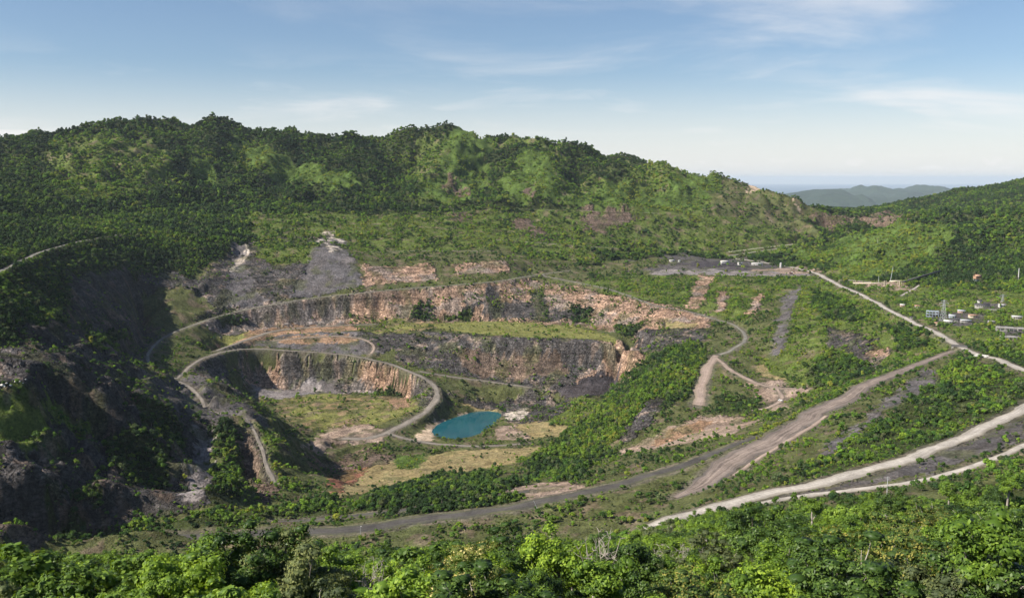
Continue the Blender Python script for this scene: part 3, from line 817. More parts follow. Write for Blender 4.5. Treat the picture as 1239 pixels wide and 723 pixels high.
# ---------------------------------------------------------------- roads
RM = {
 'pale': road_material("pale_gravel_road", (0.42,0.385,0.34,1), (0.30,0.27,0.24,1), (0.14,0.125,0.09,1)),
 'ramp': road_material("ramp_gravel", (0.130,0.104,0.092,1), (0.26,0.210,0.178,1), (0.075,0.070,0.066,1)),
 'dark': road_material("dark_gravel", (0.058,0.054,0.054,1), (0.095,0.088,0.078,1), (0.085,0.090,0.040,1)),
 'grey': road_material("grey_gravel", (0.215,0.20,0.175,1), (0.15,0.143,0.125,1), (0.10,0.10,0.055,1)),
 'pit': road_material("pit_road_gravel", (0.235,0.205,0.175,1), (0.165,0.147,0.13,1), (0.105,0.095,0.075,1)),
 'soil': road_material("reddish_road_soil", (0.33,0.255,0.21,1), (0.25,0.195,0.165,1), (0.16,0.13,0.09,1)),
}
for rn, (n, s, P) in enumerate(road_lines):
    P = densify(smooth_poly(P[::3], 1), 3.0); hw = P[:, 3]
    d = np.gradient(P[:, :2], axis=0); d /= np.linalg.norm(d, axis=1)[:, None] + 1e-9
    nrm = np.stack([-d[:, 1], d[:, 0]], 1)
    L = np.concatenate([[0], np.cumsum(np.hypot(*np.diff(P[:, :2], axis=0).T))])
    K = 9
    s01 = np.linspace(-1, 1, K)
    wl = hw * (1 + 0.30 * fbm(L / 31, L * 0 + rn * 3.7, 4, 5, 0.6) + 0.10 * fbm(L / 5, L * 0 + rn, 2, 6)); wr = hw * (1 + 0.30 * fbm(L / 31, L * 0 + rn * 5.1 + 9, 4, 7, 0.6) + 0.10 * fbm(L / 5, L * 0 + rn, 2, 8))
    W = np.where(s01[None] < 0, wr[:, None], wl[:, None]) * s01[None]
    X = P[:, 0:1] + nrm[:, 0:1] * W; Y = P[:, 1:2] + nrm[:, 1:2] * W
    crown = 0.55 - 0.75 * np.abs(s01[None]) ** 6 + 0 * X
    Z = height(X.ravel(), Y.ravel()).reshape(X.shape) + crown + 0.004 * rn
    m2 = mesh_from(n, np.stack([X, Y, Z], -1).reshape(-1, 3), grid_faces(len(P), K), [RM[s]], True)
    fattr(m2, "across", np.repeat(s01[None], len(P), 0).astype(np.float32)); fattr(m2, "along", np.repeat(L[:, None], K, 1).astype(np.float32))
    put(n, m2, kind="structure")

# ---------------------------------------------------------------- lake, sea, far hills, haze
m, nt = new_mat("lake_water"); T = NT(nt)
pos = T.n("ShaderNodeNewGeometry").outputs["Position"]
cl = T.mix(T.mapr(T.noise(pos, 0.02, 2.0), 0.3, 0.7), (0.007,0.066,0.090,1), (0.012,0.090,0.112,1))
T.out(T.bsdf(cl, 0.12, T.bump(T.noise(pos, 0.6, 3.0), 0.06, 0.2), 0.35).outputs[0])
lx = np.array(smooth_poly(lake_xy + lake_xy[:1], 2))[:-1]
c0 = lx.mean(0); lx = c0 + (lx - c0) * 1.06
bm = bmesh.new(); vsx = [bm.verts.new((x, y, 0.15)) for x, y in lx]; f0 = bm.faces.new(vsx)
if f0.normal.z < 0: f0.normal_flip()
bmesh.ops.triangulate(bm, faces=bm.faces)
lm = bpy.data.meshes.new("lake"); bm.to_mesh(lm); bm.free(); lm.materials.append(m)
put("lake", lm, kind="structure")

m, nt = new_mat("sea_water"); T = NT(nt)
T.out(T.bsdf((0.03,0.075,0.125,1), 0.45, None, 0.3).outputs[0])
S = 170000.0
put("sea", mesh_from("sea", [(-S, 4200, -430), (S, 4200, -430), (S, S, -430), (-S, S, -430)], [(0, 1, 2, 3)], [m]), kind="structure")

m, nt = new_mat("far_hill_forest"); T = NT(nt)
pos = T.n("ShaderNodeNewGeometry").outputs["Position"]
nn = T.noise(pos, 0.012, 6.0, 0.7)
cl = T.mix(T.mapr(nn, 0.35, 0.65), (0.016,0.030,0.020,1), (0.040,0.060,0.030,1))
T.out(T.bsdf(cl, 0.95, T.bump(nn, 0.8, 40.0), 0.05).outputs[0])
# coastal ranges between the valley and the sea
def far_range(name, pts, width, seed, rough, lift_=0.0):
    P = densify([at(u, v, y=y) for u, v, y in pts], 60.0)
    n2 = 60
    s = np.linspace(-1, 1, n2)
    X = np.repeat(P[:, 0:1], n2, 1) + 0 * s; Yc = P[:, 1:2] + s[None] * width
    prof = np.clip(1 - np.abs(s) ** 1.35, 0, 1)[None]
    Z = -450 + (P[:, 2:3] + lift_ + 450) * prof
    e = prof * (1 - prof) * 4
    Z = Z + (ridged(X / 1900, Yc / 1900, 5, seed) - .6) * rough * (0.35 + e) + fbm(X / 120, Yc / 120, 3, seed + 3) * 12
    put(name, mesh_from(name, np.stack([X, Yc, Z], -1).reshape(-1, 3), grid_faces(len(P), n2)[:, ::-1], [m], True), kind="structure")
far_range("coastal_hills", [(860,246,27000),(900,244,27000),(940,240,27000),(970,236,27000),(990,233,27000),(1010,233,27000),(1025,240,27000),(1050,244,27000),(1090,243,27000),(1130,242,27000),(1200,244,27000),(1300,244,27000)], 4600, 3, 240, 85.0)
far_range("outer_coastal_hills", [(960,247,33000),(1000,244,33000),(1030,237,33000),(1042,231,33000),(1055,229,33000),(1070,234,33000),(1085,235,33000),(1105,234,33000),(1118,229,33000),(1130,233,33000),(1150,237,33000),(1200,241,33000),(1300,242,33000)], 5400, 9, 270, 160.0)
far_range("inland_hills", [(700,262,7200),(860,258,7200),(950,254,7200),(1000,250,7200),(1040,253,7200),(1080,251,7200),(1120,255,7200),(1200,252,7200),(1350,250,7200)], 1500, 15, 120)

hz, nt = new_mat("haze_air"); T = NT(nt)
pv = T.n("ShaderNodeVolumePrincipled"); pv.inputs["Color"].default_value = (0.74, 0.87, 1.0, 1)
pv.inputs["Density"].default_value = 1.25e-5; pv.inputs["Anisotropy"].default_value = 0.0
ho = T.n("ShaderNodeOutputMaterial"); T.link(pv.outputs[0], ho.inputs["Volume"])
B = S + 2000
hv = [(x, y, z) for z in (-470, 830) for y in (-2500, B) for x in (-B, B)]
HF = [(0,2,3,1),(4,5,7,6),(0,1,5,4),(2,6,7,3),(0,4,6,2),(1,3,7,5)]
put("haze", mesh_from("haze", hv, HF, [hz]), kind="stuff", label="thin blue haze over the distant hills and the sea", category="haze")
# ================================================================ VEGETATION
def leaf_material(name, color=None, var=0.35, trans=0.3, rough=0.55, tip=None):
    """leaf colour varies leaf by leaf and tree by tree; without a colour it comes from the scattered point"""
    m, nt = new_mat(name); T = NT(nt)
    lv = T.n("ShaderNodeAttribute", attribute_name="leafvar").outputs["Fac"]
    rnd = T.n("ShaderNodeObjectInfo").outputs["Random"]
    if color is None:
        c = T.n("ShaderNodeAttribute", attribute_name="tint", attribute_type='INSTANCER').outputs["Color"]
    else:
        c = T.mix(rnd, tuple(x * 0.72 for x in color) + (1,), (min(1, color[0] * 1.35), color[1] * 1.22, color[2] * 1.1, 1))
    if tip is not None:
        c = T.mix(T.mapr(lv, 0.55, 0.75), c, tuple(tip) + (1,))
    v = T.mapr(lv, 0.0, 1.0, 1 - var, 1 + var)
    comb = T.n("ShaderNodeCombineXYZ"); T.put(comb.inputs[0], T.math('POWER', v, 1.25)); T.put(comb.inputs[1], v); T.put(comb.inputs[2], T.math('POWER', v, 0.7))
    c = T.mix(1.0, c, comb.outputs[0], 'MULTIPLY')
    p = T.bsdf(c, rough, None, 0.18)
    tr = T.n("ShaderNodeBsdfTranslucent"); T.link(T.mix(1.0, c, (1.3, 1.25, 0.5, 1), 'MULTIPLY'), tr.inputs[0])
    ms = T.n("ShaderNodeMixShader"); ms.inputs[0].default_value = trans
    T.link(p.outputs[0], ms.inputs[1]); T.link(tr.outputs[0], ms.inputs[2]); T.out(ms.outputs[0])
    return m
def bark_material(name, a, b):
    m, nt = new_mat(name); T = NT(nt)
    pos = T.n("ShaderNodeTexCoord").outputs["Object"]
    n = T.noise(T.scale(pos, (3.0, 3.0, 0.8)), 1.0, 4.0, 0.6)
    T.out(T.bsdf(T.mix(T.mapr(n, 0.35, 0.65), a, b), 0.9, T.bump(n, 0.5, 0.1), 0.1).outputs[0])
    return m
BARK_GREY = bark_material("grey_bark", (0.16,0.14,0.115,1), (0.30,0.27,0.23,1))
BARK_DARK = bark_material("dark_bark", (0.05,0.042,0.034,1), (0.12,0.10,0.08,1))
BARK_PALE = bark_material("bleached_wood", (0.22,0.195,0.165,1), (0.40,0.36,0.31,1))
BARK_FERN = bark_material("fern_trunk", (0.055,0.04,0.03,1), (0.13,0.095,0.065,1))
FAR_LEAF = leaf_material("forest_leaf", None, 0.38, 0.22, 0.7)

def leaf_quads(c, nrm, size, rs, asp=0.6, droop=0.25):
    """one small folded leaf for each centre: 4 points, 2 triangles"""
    n = len(c)
    nrm = nrm / (np.linalg.norm(nrm, axis=1)[:, None] + 1e-9)
    t = rs.normal(size=(n, 3)); t -= nrm * (t * nrm).sum(1)[:, None]; t /= np.linalg.norm(t, axis=1)[:, None] + 1e-9
    b = np.cross(nrm, t); s = size[:, None]
    v = np.stack([c - t * s * .5, c + b * s * asp * .5 - nrm * s * droop * .3, c + t * s * .5 - nrm * s * droop, c - b * s * asp * .5 - nrm * s * droop * .3], 1)
    return v.reshape(-1, 3), np.arange(4 * n).reshape(n, 4)
_ico = {}
def ico(sub):
    if sub not in _ico:
        bm = bmesh.new(); bmesh.ops.create_icosphere(bm, subdivisions=sub, radius=1)
        _ico[sub] = (np.array([v.co[:] for v in bm.verts]), np.array([[v.index for v in f.verts] for f in bm.faces])); bm.free()
    return _ico[sub]
def build(name, parts, mats, var=None):
    """parts: list of (verts, faces, material index, leafvar per vertex); triangles and quads may mix"""
    me = bpy.data.meshes.new(name)
    V = np.concatenate([p[0] for p in parts]); off = 0; loops = []; starts = []; mi = []; ls = 0; lv = []
    for v, f, m, a in parts:
        f = np.asarray(f); loops.append((f + off).ravel()); k = f.shape[1]
        starts.append(ls + k * np.arange(len(f))); ls += k * len(f); mi.append(np.full(len(f), m)); off += len(v)
        lv.append(np.broadcast_to(a, (len(v),)))
    me.vertices.add(len(V)); me.vertices.foreach_set("co", V.astype(np.float32).ravel())
    L = np.concatenate(loops).astype(np.int32); me.loops.add(len(L)); me.loops.foreach_set("vertex_index", L)
    St = np.concatenate(starts).astype(np.int32); me.polygons.add(len(St)); me.polygons.foreach_set("loop_start", St)
    for m in mats: me.materials.append(m)
    me.polygons.foreach_set("material_index", np.concatenate(mi).astype(np.int32))
    me.update(calc_edges=True)
    fattr(me, "leafvar", np.concatenate(lv).astype(np.float32))
    return me
def tube(pts, rad, sides=5):
    pts = np.array(pts, float); n = len(pts)
    d = np.gradient(pts, axis=0); d /= np.linalg.norm(d, axis=1)[:, None] + 1e-9
    ref = np.where(np.abs(d[:, 2:3]) > 0.9, np.array([[1.0, 0, 0]]), np.array([[0, 0, 1.0]]))
    a = np.cross(d, ref); a /= np.linalg.norm(a, axis=1)[:, None] + 1e-9; b = np.cross(d, a)
    th = np.arange(sides) * 2 * np.pi / sides
    V = pts[:, None] + np.asarray(rad)[:, None, None] * (np.cos(th)[None, :, None] * a[:, None] + np.sin(th)[None, :, None] * b[:, None])
    i = np.arange(n - 1)[:, None] * sides; j = np.arange(sides)[None]; jn = (j + 1) % sides
    F = np.stack([i + j, i + jn, i + sides + jn, i + sides + j], -1).reshape(-1, 4)
    return V.reshape(-1, 3), F

# ---------------------------------------------------------------- small trees for the far slopes, crown one unit wide
def far_tree(name, seed, lobes, per, leaf, flat, core=1):
    rs = np.random.RandomState(seed); parts = []
    cs = []
    for k in range(lobes):
        a = rs.rand() * 2 * np.pi; r = 0.30 * np.sqrt(rs.rand()); z = 0.35 + 0.42 * flat * rs.rand() + 0.16 * (1 - r / .3)
        cs.append((r * np.cos(a), r * np.sin(a), z, 0.17 + 0.11 * rs.rand()))
    V0, F0 = ico(core)
    for x, y, z, r in cs:
        c = np.array([x, y, z]); sq = np.array([1, 1, 0.8])
        wob = 1 + 0.25 * rs.normal(size=(len(V0), 1)).clip(-1, 1)
        parts.append((c + V0 * r * 0.80 * sq * wob, F0, 0, 0.2 + 0.25 * rs.rand()))  # inner core coloured darker, painting shade inside the crown
        d = rs.normal(size=(per, 3)); d /= np.linalg.norm(d, axis=1)[:, None]; d[:, 2] = np.where(d[:, 2] < -0.45, -d[:, 2], d[:, 2])
        p = c + d * r * sq * (0.82 + 0.34 * rs.rand(per, 1))
        nr = d * 0.9 + np.array([0, 0, 0.25]) + 0.55 * rs.normal(size=(per, 3))
        lvv, lf = leaf_quads(p, nr, leaf * (0.7 + 0.7 * rs.rand(per)), rs, 0.75, 0.2)
        parts.append((lvv, lf, 0, np.repeat(np.clip(0.5 + 0.28 * rs.normal(size=per) + 0.2 * d[:, 2] * 0, 0, 1), 4)))
    tv, tf = tube([(0, 0, -0.35), (0.01, 0, 0.1), (0.02, 0.01, 0.45)], [0.03, 0.024, 0.012], 4)
    parts.append((tv, tf, 1, 0.5))
    return build(name, parts, [FAR_LEAF, BARK_GREY])
def tall_far_tree(name, seed):
    rs = np.random.RandomState(seed); parts = []
    V0, F0 = ico(1)
    for k in range(5):
        z = 0.75 + 0.5 * k / 4; r = 0.30 - 0.035 * k; a = rs.rand() * 6.28
        c = np.array([0.12 * np.cos(a), 0.12 * np.sin(a), z])
        parts.append((c + V0 * r * 0.72 * (1 + 0.25 * rs.normal(size=(len(V0), 1)).clip(-1, 1)), F0, 0, 0.3))  # darker core, crown shade put into the colour
        per = 46; d = rs.normal(size=(per, 3)); d /= np.linalg.norm(d, axis=1)[:, None]
        p = c + d * r * (0.8 + 0.4 * rs.rand(per, 1))
        lvv, lf = leaf_quads(p, d + 0.6 * rs.normal(size=(per, 3)) + np.array([0, 0, .3]), 0.13 * (0.7 + 0.6 * rs.rand(per)), rs, 0.7, 0.2)
        parts.append((lvv, lf, 0, np.repeat(np.clip(0.5 + 0.28 * rs.normal(size=per), 0, 1), 4)))
    tv, tf = tube([(0, 0, -0.3), (0.02, 0, 0.4), (0.0, 0.02, 0.9)], [0.04, 0.03, 0.015], 5); parts.append((tv, tf, 1, 0.5))
    return build(name, parts, [FAR_LEAF, BARK_PALE])
def source_collection(name, meshes):
    c = bpy.data.collections.new(name)
    for i, me in enumerate(meshes):
        o = bpy.data.objects.new("%s_%02d" % (name, i), me); c.objects.link(o)
    return c
FAR = source_collection("forest_source", [far_tree("forest_crown", 100 + i, 4 + (i * 3) % 6, 52, 0.12 + 0.012 * (i % 4), (0.25, 0.6, 1.0, 0.45, 0.8, 0.3, 1.2)[i]) for i in range(7)] + [tall_far_tree("tall_crown", 130)])

def scatter(name, pts, scl, rot, idx, coll, tint=None, **props):
    me = bpy.data.meshes.new(name); me.vertices.add(len(pts)); me.vertices.foreach_set("co", np.asarray(pts, np.float32).ravel())
    fattr(me, "scl", np.asarray(scl, np.float32), 'FLOAT_VECTOR'); fattr(me, "rot", np.asarray(rot, np.float32), 'FLOAT_VECTOR')
    fattr(me, "idx", np.asarray(idx, np.int32), 'INT')
    if tint is not None: fattr(me, "tint", np.concatenate([tint, np.ones((len(pts), 1))], 1).astype(np.float32), 'FLOAT_COLOR')
    ng = bpy.data.node_groups.new(name, 'GeometryNodeTree')
    ng.interface.new_socket("Geometry", in_out='INPUT', socket_type='NodeSocketGeometry'); ng.interface.new_socket("Geometry", in_out='OUTPUT', socket_type='NodeSocketGeometry')
    gi, go = ng.nodes.new("NodeGroupInput"), ng.nodes.new("NodeGroupOutput")
    iop = ng.nodes.new("GeometryNodeInstanceOnPoints"); ci = ng.nodes.new("GeometryNodeCollectionInfo")
    ci.inputs["Collection"].default_value = coll; ci.inputs["Separate Children"].default_value = True; ci.inputs["Reset Children"].default_value = True
    def na(n, t):
        q = ng.nodes.new("GeometryNodeInputNamedAttribute"); q.data_type = t; q.inputs[0].default_value = n
        return q.outputs[0]
    L = ng.links.new
    L(gi.outputs[0], iop.inputs["Points"]); L(ci.outputs[0], iop.inputs["Instance"]); iop.inputs["Pick Instance"].default_value = True
    L(na("idx", 'INT'), iop.inputs["Instance Index"]); L(na("rot", 'FLOAT_VECTOR'), iop.inputs["Rotation"]); L(na("scl", 'FLOAT_VECTOR'), iop.inputs["Scale"])
    L(iop.outputs[0], go.inputs[0])
    o = put(name, me, kind="stuff", **props)
    md = o.modifiers.new("scatter", 'NODES'); md.node_group = ng
    return o

TINTS = np.array([(0.038,0.076,0.024), (0.064,0.128,0.026), (0.108,0.192,0.028), (0.165,0.275,0.032), (0.245,0.295,0.045), (0.115,0.150,0.062)], np.float32)
rsV = np.random.RandomState(11)
def candidates(y0, y1, step):
    ys = np.arange(y0, y1, step); out = []
    for y in ys:
        w = 0.563 * y * 1.20 + 110
        xs = np.arange(-w, w, step); out.append(np.stack([xs, np.full(len(xs), y)], 1))
    p = np.concatenate(out); return p + (rsV.rand(*p.shape) - .5) * step * 0.95
BRI = [CN.index('bright')]; GRA = [CN.index('grass'), CN.index('lime'), CN.index('moss')]
def forest(name, y0, y1, step, smin, smax, label, cat, gain=1.0, src=None, only=None):
    p = candidates(y0, y1, step); x, y = p[:, 0], p[:, 1]
    _, rock, den = cover(x, y); xw, yw = warp(x, y); c = nearest(zc, xw, yw)
    sl = bil(np.clip(slopeH, 0, 3).astype(np.float32), x, y); rd = bil(roadd, x, y); hl = bil(hill, x, y)
    clump = sstep(-0.42, 0.38, fbm(x / 38, y / 38, 3, 113) + 0.25 * fbm(x / 150, y / 150, 2, 117))
    big = sstep(0.70, 0.95, den)
    keep_p = np.where(den > 0.9, 0.97, den * (0.25 + 1.5 * clump)) * gain
    keep_p = keep_p * (1 - 0.75 * sstep(0.9, 1.5, sl) * (1 - hl) * (den < 0.9)) * (rd > (0.8 if src is not None else 2.5)) * (bil(lake_in.astype(np.float32), x, y) < 0.02)
    if only is not None: keep_p = keep_p * np.isin(c, only)
    k = rsV.rand(len(p)) < keep_p
    x, y, c, den, big, rd, hl = x[k], y[k], c[k], den[k], big[k], rd[k], hl[k]; clump = clump[k]
    n = len(x)
    size = smin + (smax - smin) * rsV.rand(n) ** 2.4
    size *= np.where(den > 0.9, 1.0, 0.42 + 0.50 * clump * rsV.rand(n) + 0.25 * big)
    size *= np.where(np.isin(c, BRI), 0.78, 1.0)
    size = np.minimum(size, np.maximum(rd * 1.1 + 1.0, 1.6))
    # species drift over the slopes in broad patches; sunlit zones are also tinted brighter
    sp = fbm(x / 120, y / 120, 3, 121) * 0.9 + 0.55 * rsV.normal(size=n)
    sp += np.where(np.isin(c, BRI), 0.95, 0) + np.where(np.isin(c, GRA), 0.42, 0) - 0.32 * (den > 0.9)
    sp += 0.55 * sstep(0.05, 0.5, fbm(x / 210, y / 210, 3, 127)) - 0.12 * sstep(2600, 3300, y) * (x < 500)
    ti = np.digitize(sp, [-0.45, 0.02, 0.52, 1.25, 1.9])
    tint = TINTS[np.clip(ti, 0, 4)].copy()
    odd = rsV.rand(n) < 0.08; tint[odd] = TINTS[5]
    tint *= (0.74 + 0.44 * rsV.rand(n))[:, None] * np.where(den > 0.9, 0.86, 1.0)[:, None]; tint[:, 0] *= 0.9 + 0.25 * rsV.rand(n)
    z = height(x, y) - 0.04 * size
    idx = rsV.randint(0, 7, n); tall = (rsV.rand(n) < 0.05) & (den > 0.9); idx[tall] = 7
    scl = np.stack([size, size, size * (0.80 + 0.45 * rsV.rand(n))], 1); scl[tall] *= 0.85
    rot = np.stack([0.12 * rsV.normal(size=n), 0.12 * rsV.normal(size=n), rsV.rand(n) * 6.28], 1)
    print(name, n)
    return scatter(name, np.stack([x, y, z], 1), scl, rot, idx if src is None else idx % 3, src or FAR, tint, label=label, category=cat)
SHRUB = source_collection("shrub_source", [far_tree("shrub_crown", 170 + i, 3, 34, 0.20, 0.35, 1) for i in range(3)])
forest("low_scrub", 620, 2000, 3.1, 1.3, 4.4, "low scrub and saplings dotted over the benches and floor of the pit", "scrub", 0.85, SHRUB)
forest("grass_scrub", 2250, 3500, 4.4, 2.5, 8.0, "bushes and tall grass on the bright clearings of ridge and eastern hill", "scrub", 1.0, SHRUB, BRI)
forest("slope_scrub", 2000, 2900, 5.4, 3.0, 7.0, "scrub thickening over the slope between far pit wall and ridge", "scrub", 1.0, SHRUB)
forest("pit_woodland", 600, 1500, 4.3, 3.8, 12.0, "scrub and young trees growing over the lower benches of the pit", "trees")
forest("bench_woodland", 1500, 2320, 5.2, 4.0, 12.5, "scrub and trees spread over the far pit walls and terraces", "trees")
forest("ridge_forest", 2320, 3760, 7.8, 7.0, 18.0, "rainforest covering the long ridge behind the pit", "forest")
forest("distant_forest", 3760, 4900, 11.0, 10.0, 17.0, "forest on the farther ridges beyond the valley", "forest")

# ---------------------------------------------------------------- loose rock on the bare faces and benches
def rock_mesh(seed):
    rs = np.random.RandomState(seed); V, F = ico(1)
    V = V * (1 + 0.28 * rs.normal(size=(len(V), 1)).clip(-1.2, 1.2)) * np.array([1, 0.8, 0.6])
    return build("rock", [(V * 0.5, F, 0, 0.5)], [ROCKM])
m, nt = new_mat("loose_rock"); T = NT(nt)
cc = T.n("ShaderNodeAttribute", attribute_name="tint", attribute_type='INSTANCER').outputs["Color"]
T.out(T.bsdf(cc, 0.9, None, 0.1).outputs[0]); ROCKM = m
ROCKS = source_collection("rock_source", [rock_mesh(i) for i in range(5)])
p = candidates(620, 2300, 5.5); x, y = p[:, 0], p[:, 1]
col_, rock_, den_ = cover(x, y)
k = (rsV.rand(len(x)) < (0.10 + 0.75 * sstep(0.15, 0.8, rock_)) * (den_ < 0.4) * sstep(-0.2, 0.4, fbm(x / 40, y / 40, 3, 151))) & (bil(roadd, x, y) > 1.5) & (bil(lake_in.astype(np.float32), x, y) < .02)
x, y, col_ = x[k], y[k], col_[k]; n = len(x); s_ = 1.0 + 3.2 * rsV.rand(n) ** 3
scatter("rubble", np.stack([x, y, height(x, y)], 1), np.stack([s_, s_ * (.7 + .6 * rsV.rand(n)), s_], 1), rsV.rand(n, 3) * 6.28, rsV.randint(0, 5, n), ROCKS, np.clip(col_ * (0.7 + 0.7 * rsV.rand(n))[:, None], 0, .6), label="loose rubble lying on the bare benches and rock faces", category="rubble")
print("rubble", n)
# ================================================================ TREES ON THE NEAR HILLSIDE
L_MID = leaf_material("mid_green_leaf", (0.140,0.240,0.032), 0.45, 0.30, 0.45)
L_LIME = leaf_material("lime_green_leaf", (0.185,0.300,0.034), 0.42, 0.34, 0.5)
L_DARK = leaf_material("dark_green_leaf", (0.074,0.134,0.028), 0.48, 0.22, 0.42)
L_GREY = leaf_material("grey_green_leaf", (0.130,0.165,0.066), 0.42, 0.28, 0.6)
L_BIG = leaf_material("large_glossy_leaf", (0.135,0.230,0.038), 0.48, 0.28, 0.52)
L_CREAM = leaf_material("cream_flowering_leaf", (0.160,0.205,0.045), 0.35, 0.3, 0.6, tip=(0.55,0.50,0.22))
L_RUST = leaf_material("bronze_tipped_leaf", (0.092,0.150,0.032), 0.42, 0.25, 0.55, tip=(0.20,0.20,0.05))
L_FERN = leaf_material("fern_frond_leaf", (0.160,0.290,0.034), 0.32, 0.36, 0.5)
L_DRY = leaf_material("dry_frond_leaf", (0.33,0.22,0.075), 0.30, 0.2, 0.7)

def skeleton(rs, height_, spread, trunk_frac, nlimb, lean=0.08, curve=0.25, sub=3, up=0.55, r0=None):
    """trunk, limbs and twigs as lists of points with radii, and the tips that carry leaves"""
    r0 = r0 or height_ * 0.016 + 0.05
    segs, tips = [], []
    th = height_ * trunk_frac
    l = np.array([rs.normal() * lean, rs.normal() * lean, 1.0]); P = [np.array([0, 0, -0.8])]
    for k in range(1, 6):
        P.append(np.array([0, 0, 0]) + l * th * k / 5 + np.array([rs.normal(), rs.normal(), 0]) * 0.02 * height_ * k / 5)
    segs.append((np.array(P), np.linspace(r0 * 1.25, r0 * 0.7, 6)))
    top = P[-1]
    for i in range(nlimb):
        a = 2 * np.pi * (i + rs.rand() * 0.7) / nlimb; base = P[3] + (top - P[3]) * rs.rand() if i % 3 else top
        rr = spread * (0.45 + 0.55 * rs.rand()); zt = height_ * (up + (0.97 - up) * rs.rand()) * (1.0 - 0.16 * (rr / spread) ** 2)
        e = np.array([np.cos(a) * rr, np.sin(a) * rr, zt]) + top * np.array([1, 1, 0])
        mid = (base + e) / 2 + np.array([np.cos(a), np.sin(a), 0]) * rr * 0.12 - np.array([0, 0, 0.05 * height_ * curve])
        t = np.linspace(0, 1, 6)[:, None]
        Q = (1 - t) ** 2 * base + 2 * t * (1 - t) * mid + t ** 2 * e + rs.normal(size=(6, 3)) * 0.012 * height_ * t
        segs.append((Q, np.linspace(r0 * 0.5, r0 * 0.14, 6)))
        tips.append(e)
        for j in range(sub):
            tt = 0.4 + 0.5 * rs.rand(); b = Q[min(5, int(tt * 5))]
            d = rs.normal(size=3); d[2] = abs(d[2]) * 0.5 + 0.1; d /= np.linalg.norm(d)
            e2 = b + d * spread * (0.22 + 0.25 * rs.rand())
            segs.append((np.array([b, (b + e2) / 2 + rs.normal(size=3) * 0.1, e2]), np.array([r0 * 0.2, r0 * 0.14, r0 * 0.07])))
            tips.append(e2)
    return segs, tips
def wood(segs, mat, name, sides=(7, 5, 4)):
    parts = []
    for i, (P, r) in enumerate(segs):
        v, f = tube(P, r, sides[0] if i == 0 else sides[1] if len(P) > 3 else sides[2]); parts.append((v, f, 0, 0.5))
    return build(name, parts, [mat])
def foliage(rs, tips, clump_r, per, size, mat, name, flat=0.7, asp=0.55, upn=0.6, droop=0.3):
    parts = []
    V0, F0 = ico(1); cc = np.mean(np.array(tips), axis=0) - np.array([0, 0, 1.5])
    for c in tips:
        r = clump_r * (0.7 + 0.6 * rs.rand()); n = int(per * (0.7 + 0.6 * rs.rand()))
        d = rs.normal(size=(n, 3)); d /= np.linalg.norm(d, axis=1)[:, None]
        q = c + d * np.array([1, 1, flat]) * r * (0.55 + 0.5 * rs.rand(n, 1) ** 0.6)
        oc = q - cc; oc = oc / (np.linalg.norm(oc, axis=1)[:, None] + 1e-6)
        nr = d * 0.75 + oc * 0.6 + np.array([0, 0, upn * 0.5]) + 0.33 * rs.normal(size=(n, 3))
        parts.append((c + V0 * np.array([1, 1, flat]) * r * 0.60 * (1 + 0.2 * rs.normal(size=(len(V0), 1)).clip(-1, 1)), F0, 0, 0.12))  # dark core per clump: inner shade of the crown painted as colour
        v, f = leaf_quads(q, nr, size * (0.6 + 0.8 * rs.rand(n)), rs, asp, droop)
        parts.append((v, f, 0, np.repeat(np.clip(0.5 + 0.27 * rs.normal(size=n) + 0.10 * rs.normal(), 0, 1), 4)))
    return build(name, parts, [mat])
# kinds: name -> list of (wood mesh, crown mesh, natural height)
KIND = {}
def kind(name, n, H_, spread, tf, nl, bark, leafmat, clump, per, size, seed, **kw):
    fk = {k: kw.pop(k) for k in ('flat', 'asp', 'upn', 'droop') if k in kw}
    KIND[name] = []
    for i in range(n):
        rs = np.random.RandomState(seed + i)
        segs, tips = skeleton(rs, H_, spread, tf, nl, **kw)
        tips = [t for t in tips if t[2] > 0.22 * H_]
        KIND[name].append((wood(segs, bark, name + "_wood"), foliage(rs, tips, clump, per, size, leafmat, name + "_crown", **fk), H_))
kind("round", 3, 13, 4.6, 0.45, 9, BARK_GREY, L_MID, 1.35, 120, 0.42, 200, up=0.42, sub=3)
kind("lime", 2, 12, 4.4, 0.5, 9, BARK_GREY, L_LIME, 1.30, 130, 0.40, 220, up=0.5, sub=3)
kind("dark", 2, 14, 4.2, 0.4, 10, BARK_DARK, L_DARK, 1.35, 155, 0.34, 240, up=0.32, sub=3)
kind("feathery", 2, 13, 5.6, 0.42, 10, BARK_PALE, L_GREY, 1.25, 115, 0.34, 260, up=0.5, sub=4, flat=0.55, lean=0.2)
kind("bigleaf", 3, 10, 4.0, 0.45, 8, BARK_PALE, L_BIG, 1.15, 52, 0.66, 280, up=0.42, sub=3, asp=0.7, upn=0.9)
kind("cream", 1, 13, 5.6, 0.5, 11, BARK_GREY, L_CREAM, 1.25, 148, 0.34, 300, up=0.62, sub=4, flat=0.5)
kind("layered", 3, 15, 6.6, 0.48, 11, BARK_PALE, L_RUST, 1.55, 104, 0.42, 320, up=0.58, sub=4, flat=0.38, upn=0.9)
kind("umbrella", 2, 15, 7.0, 0.5, 11, BARK_PALE, L_DARK, 1.65, 120, 0.40, 340, up=0.66, sub=4, flat=0.34, upn=1.0)
kind("slender", 2, 15, 2.7, 0.66, 6, BARK_PALE, L_MID, 1.15, 124, 0.36, 360, up=0.6, sub=3)
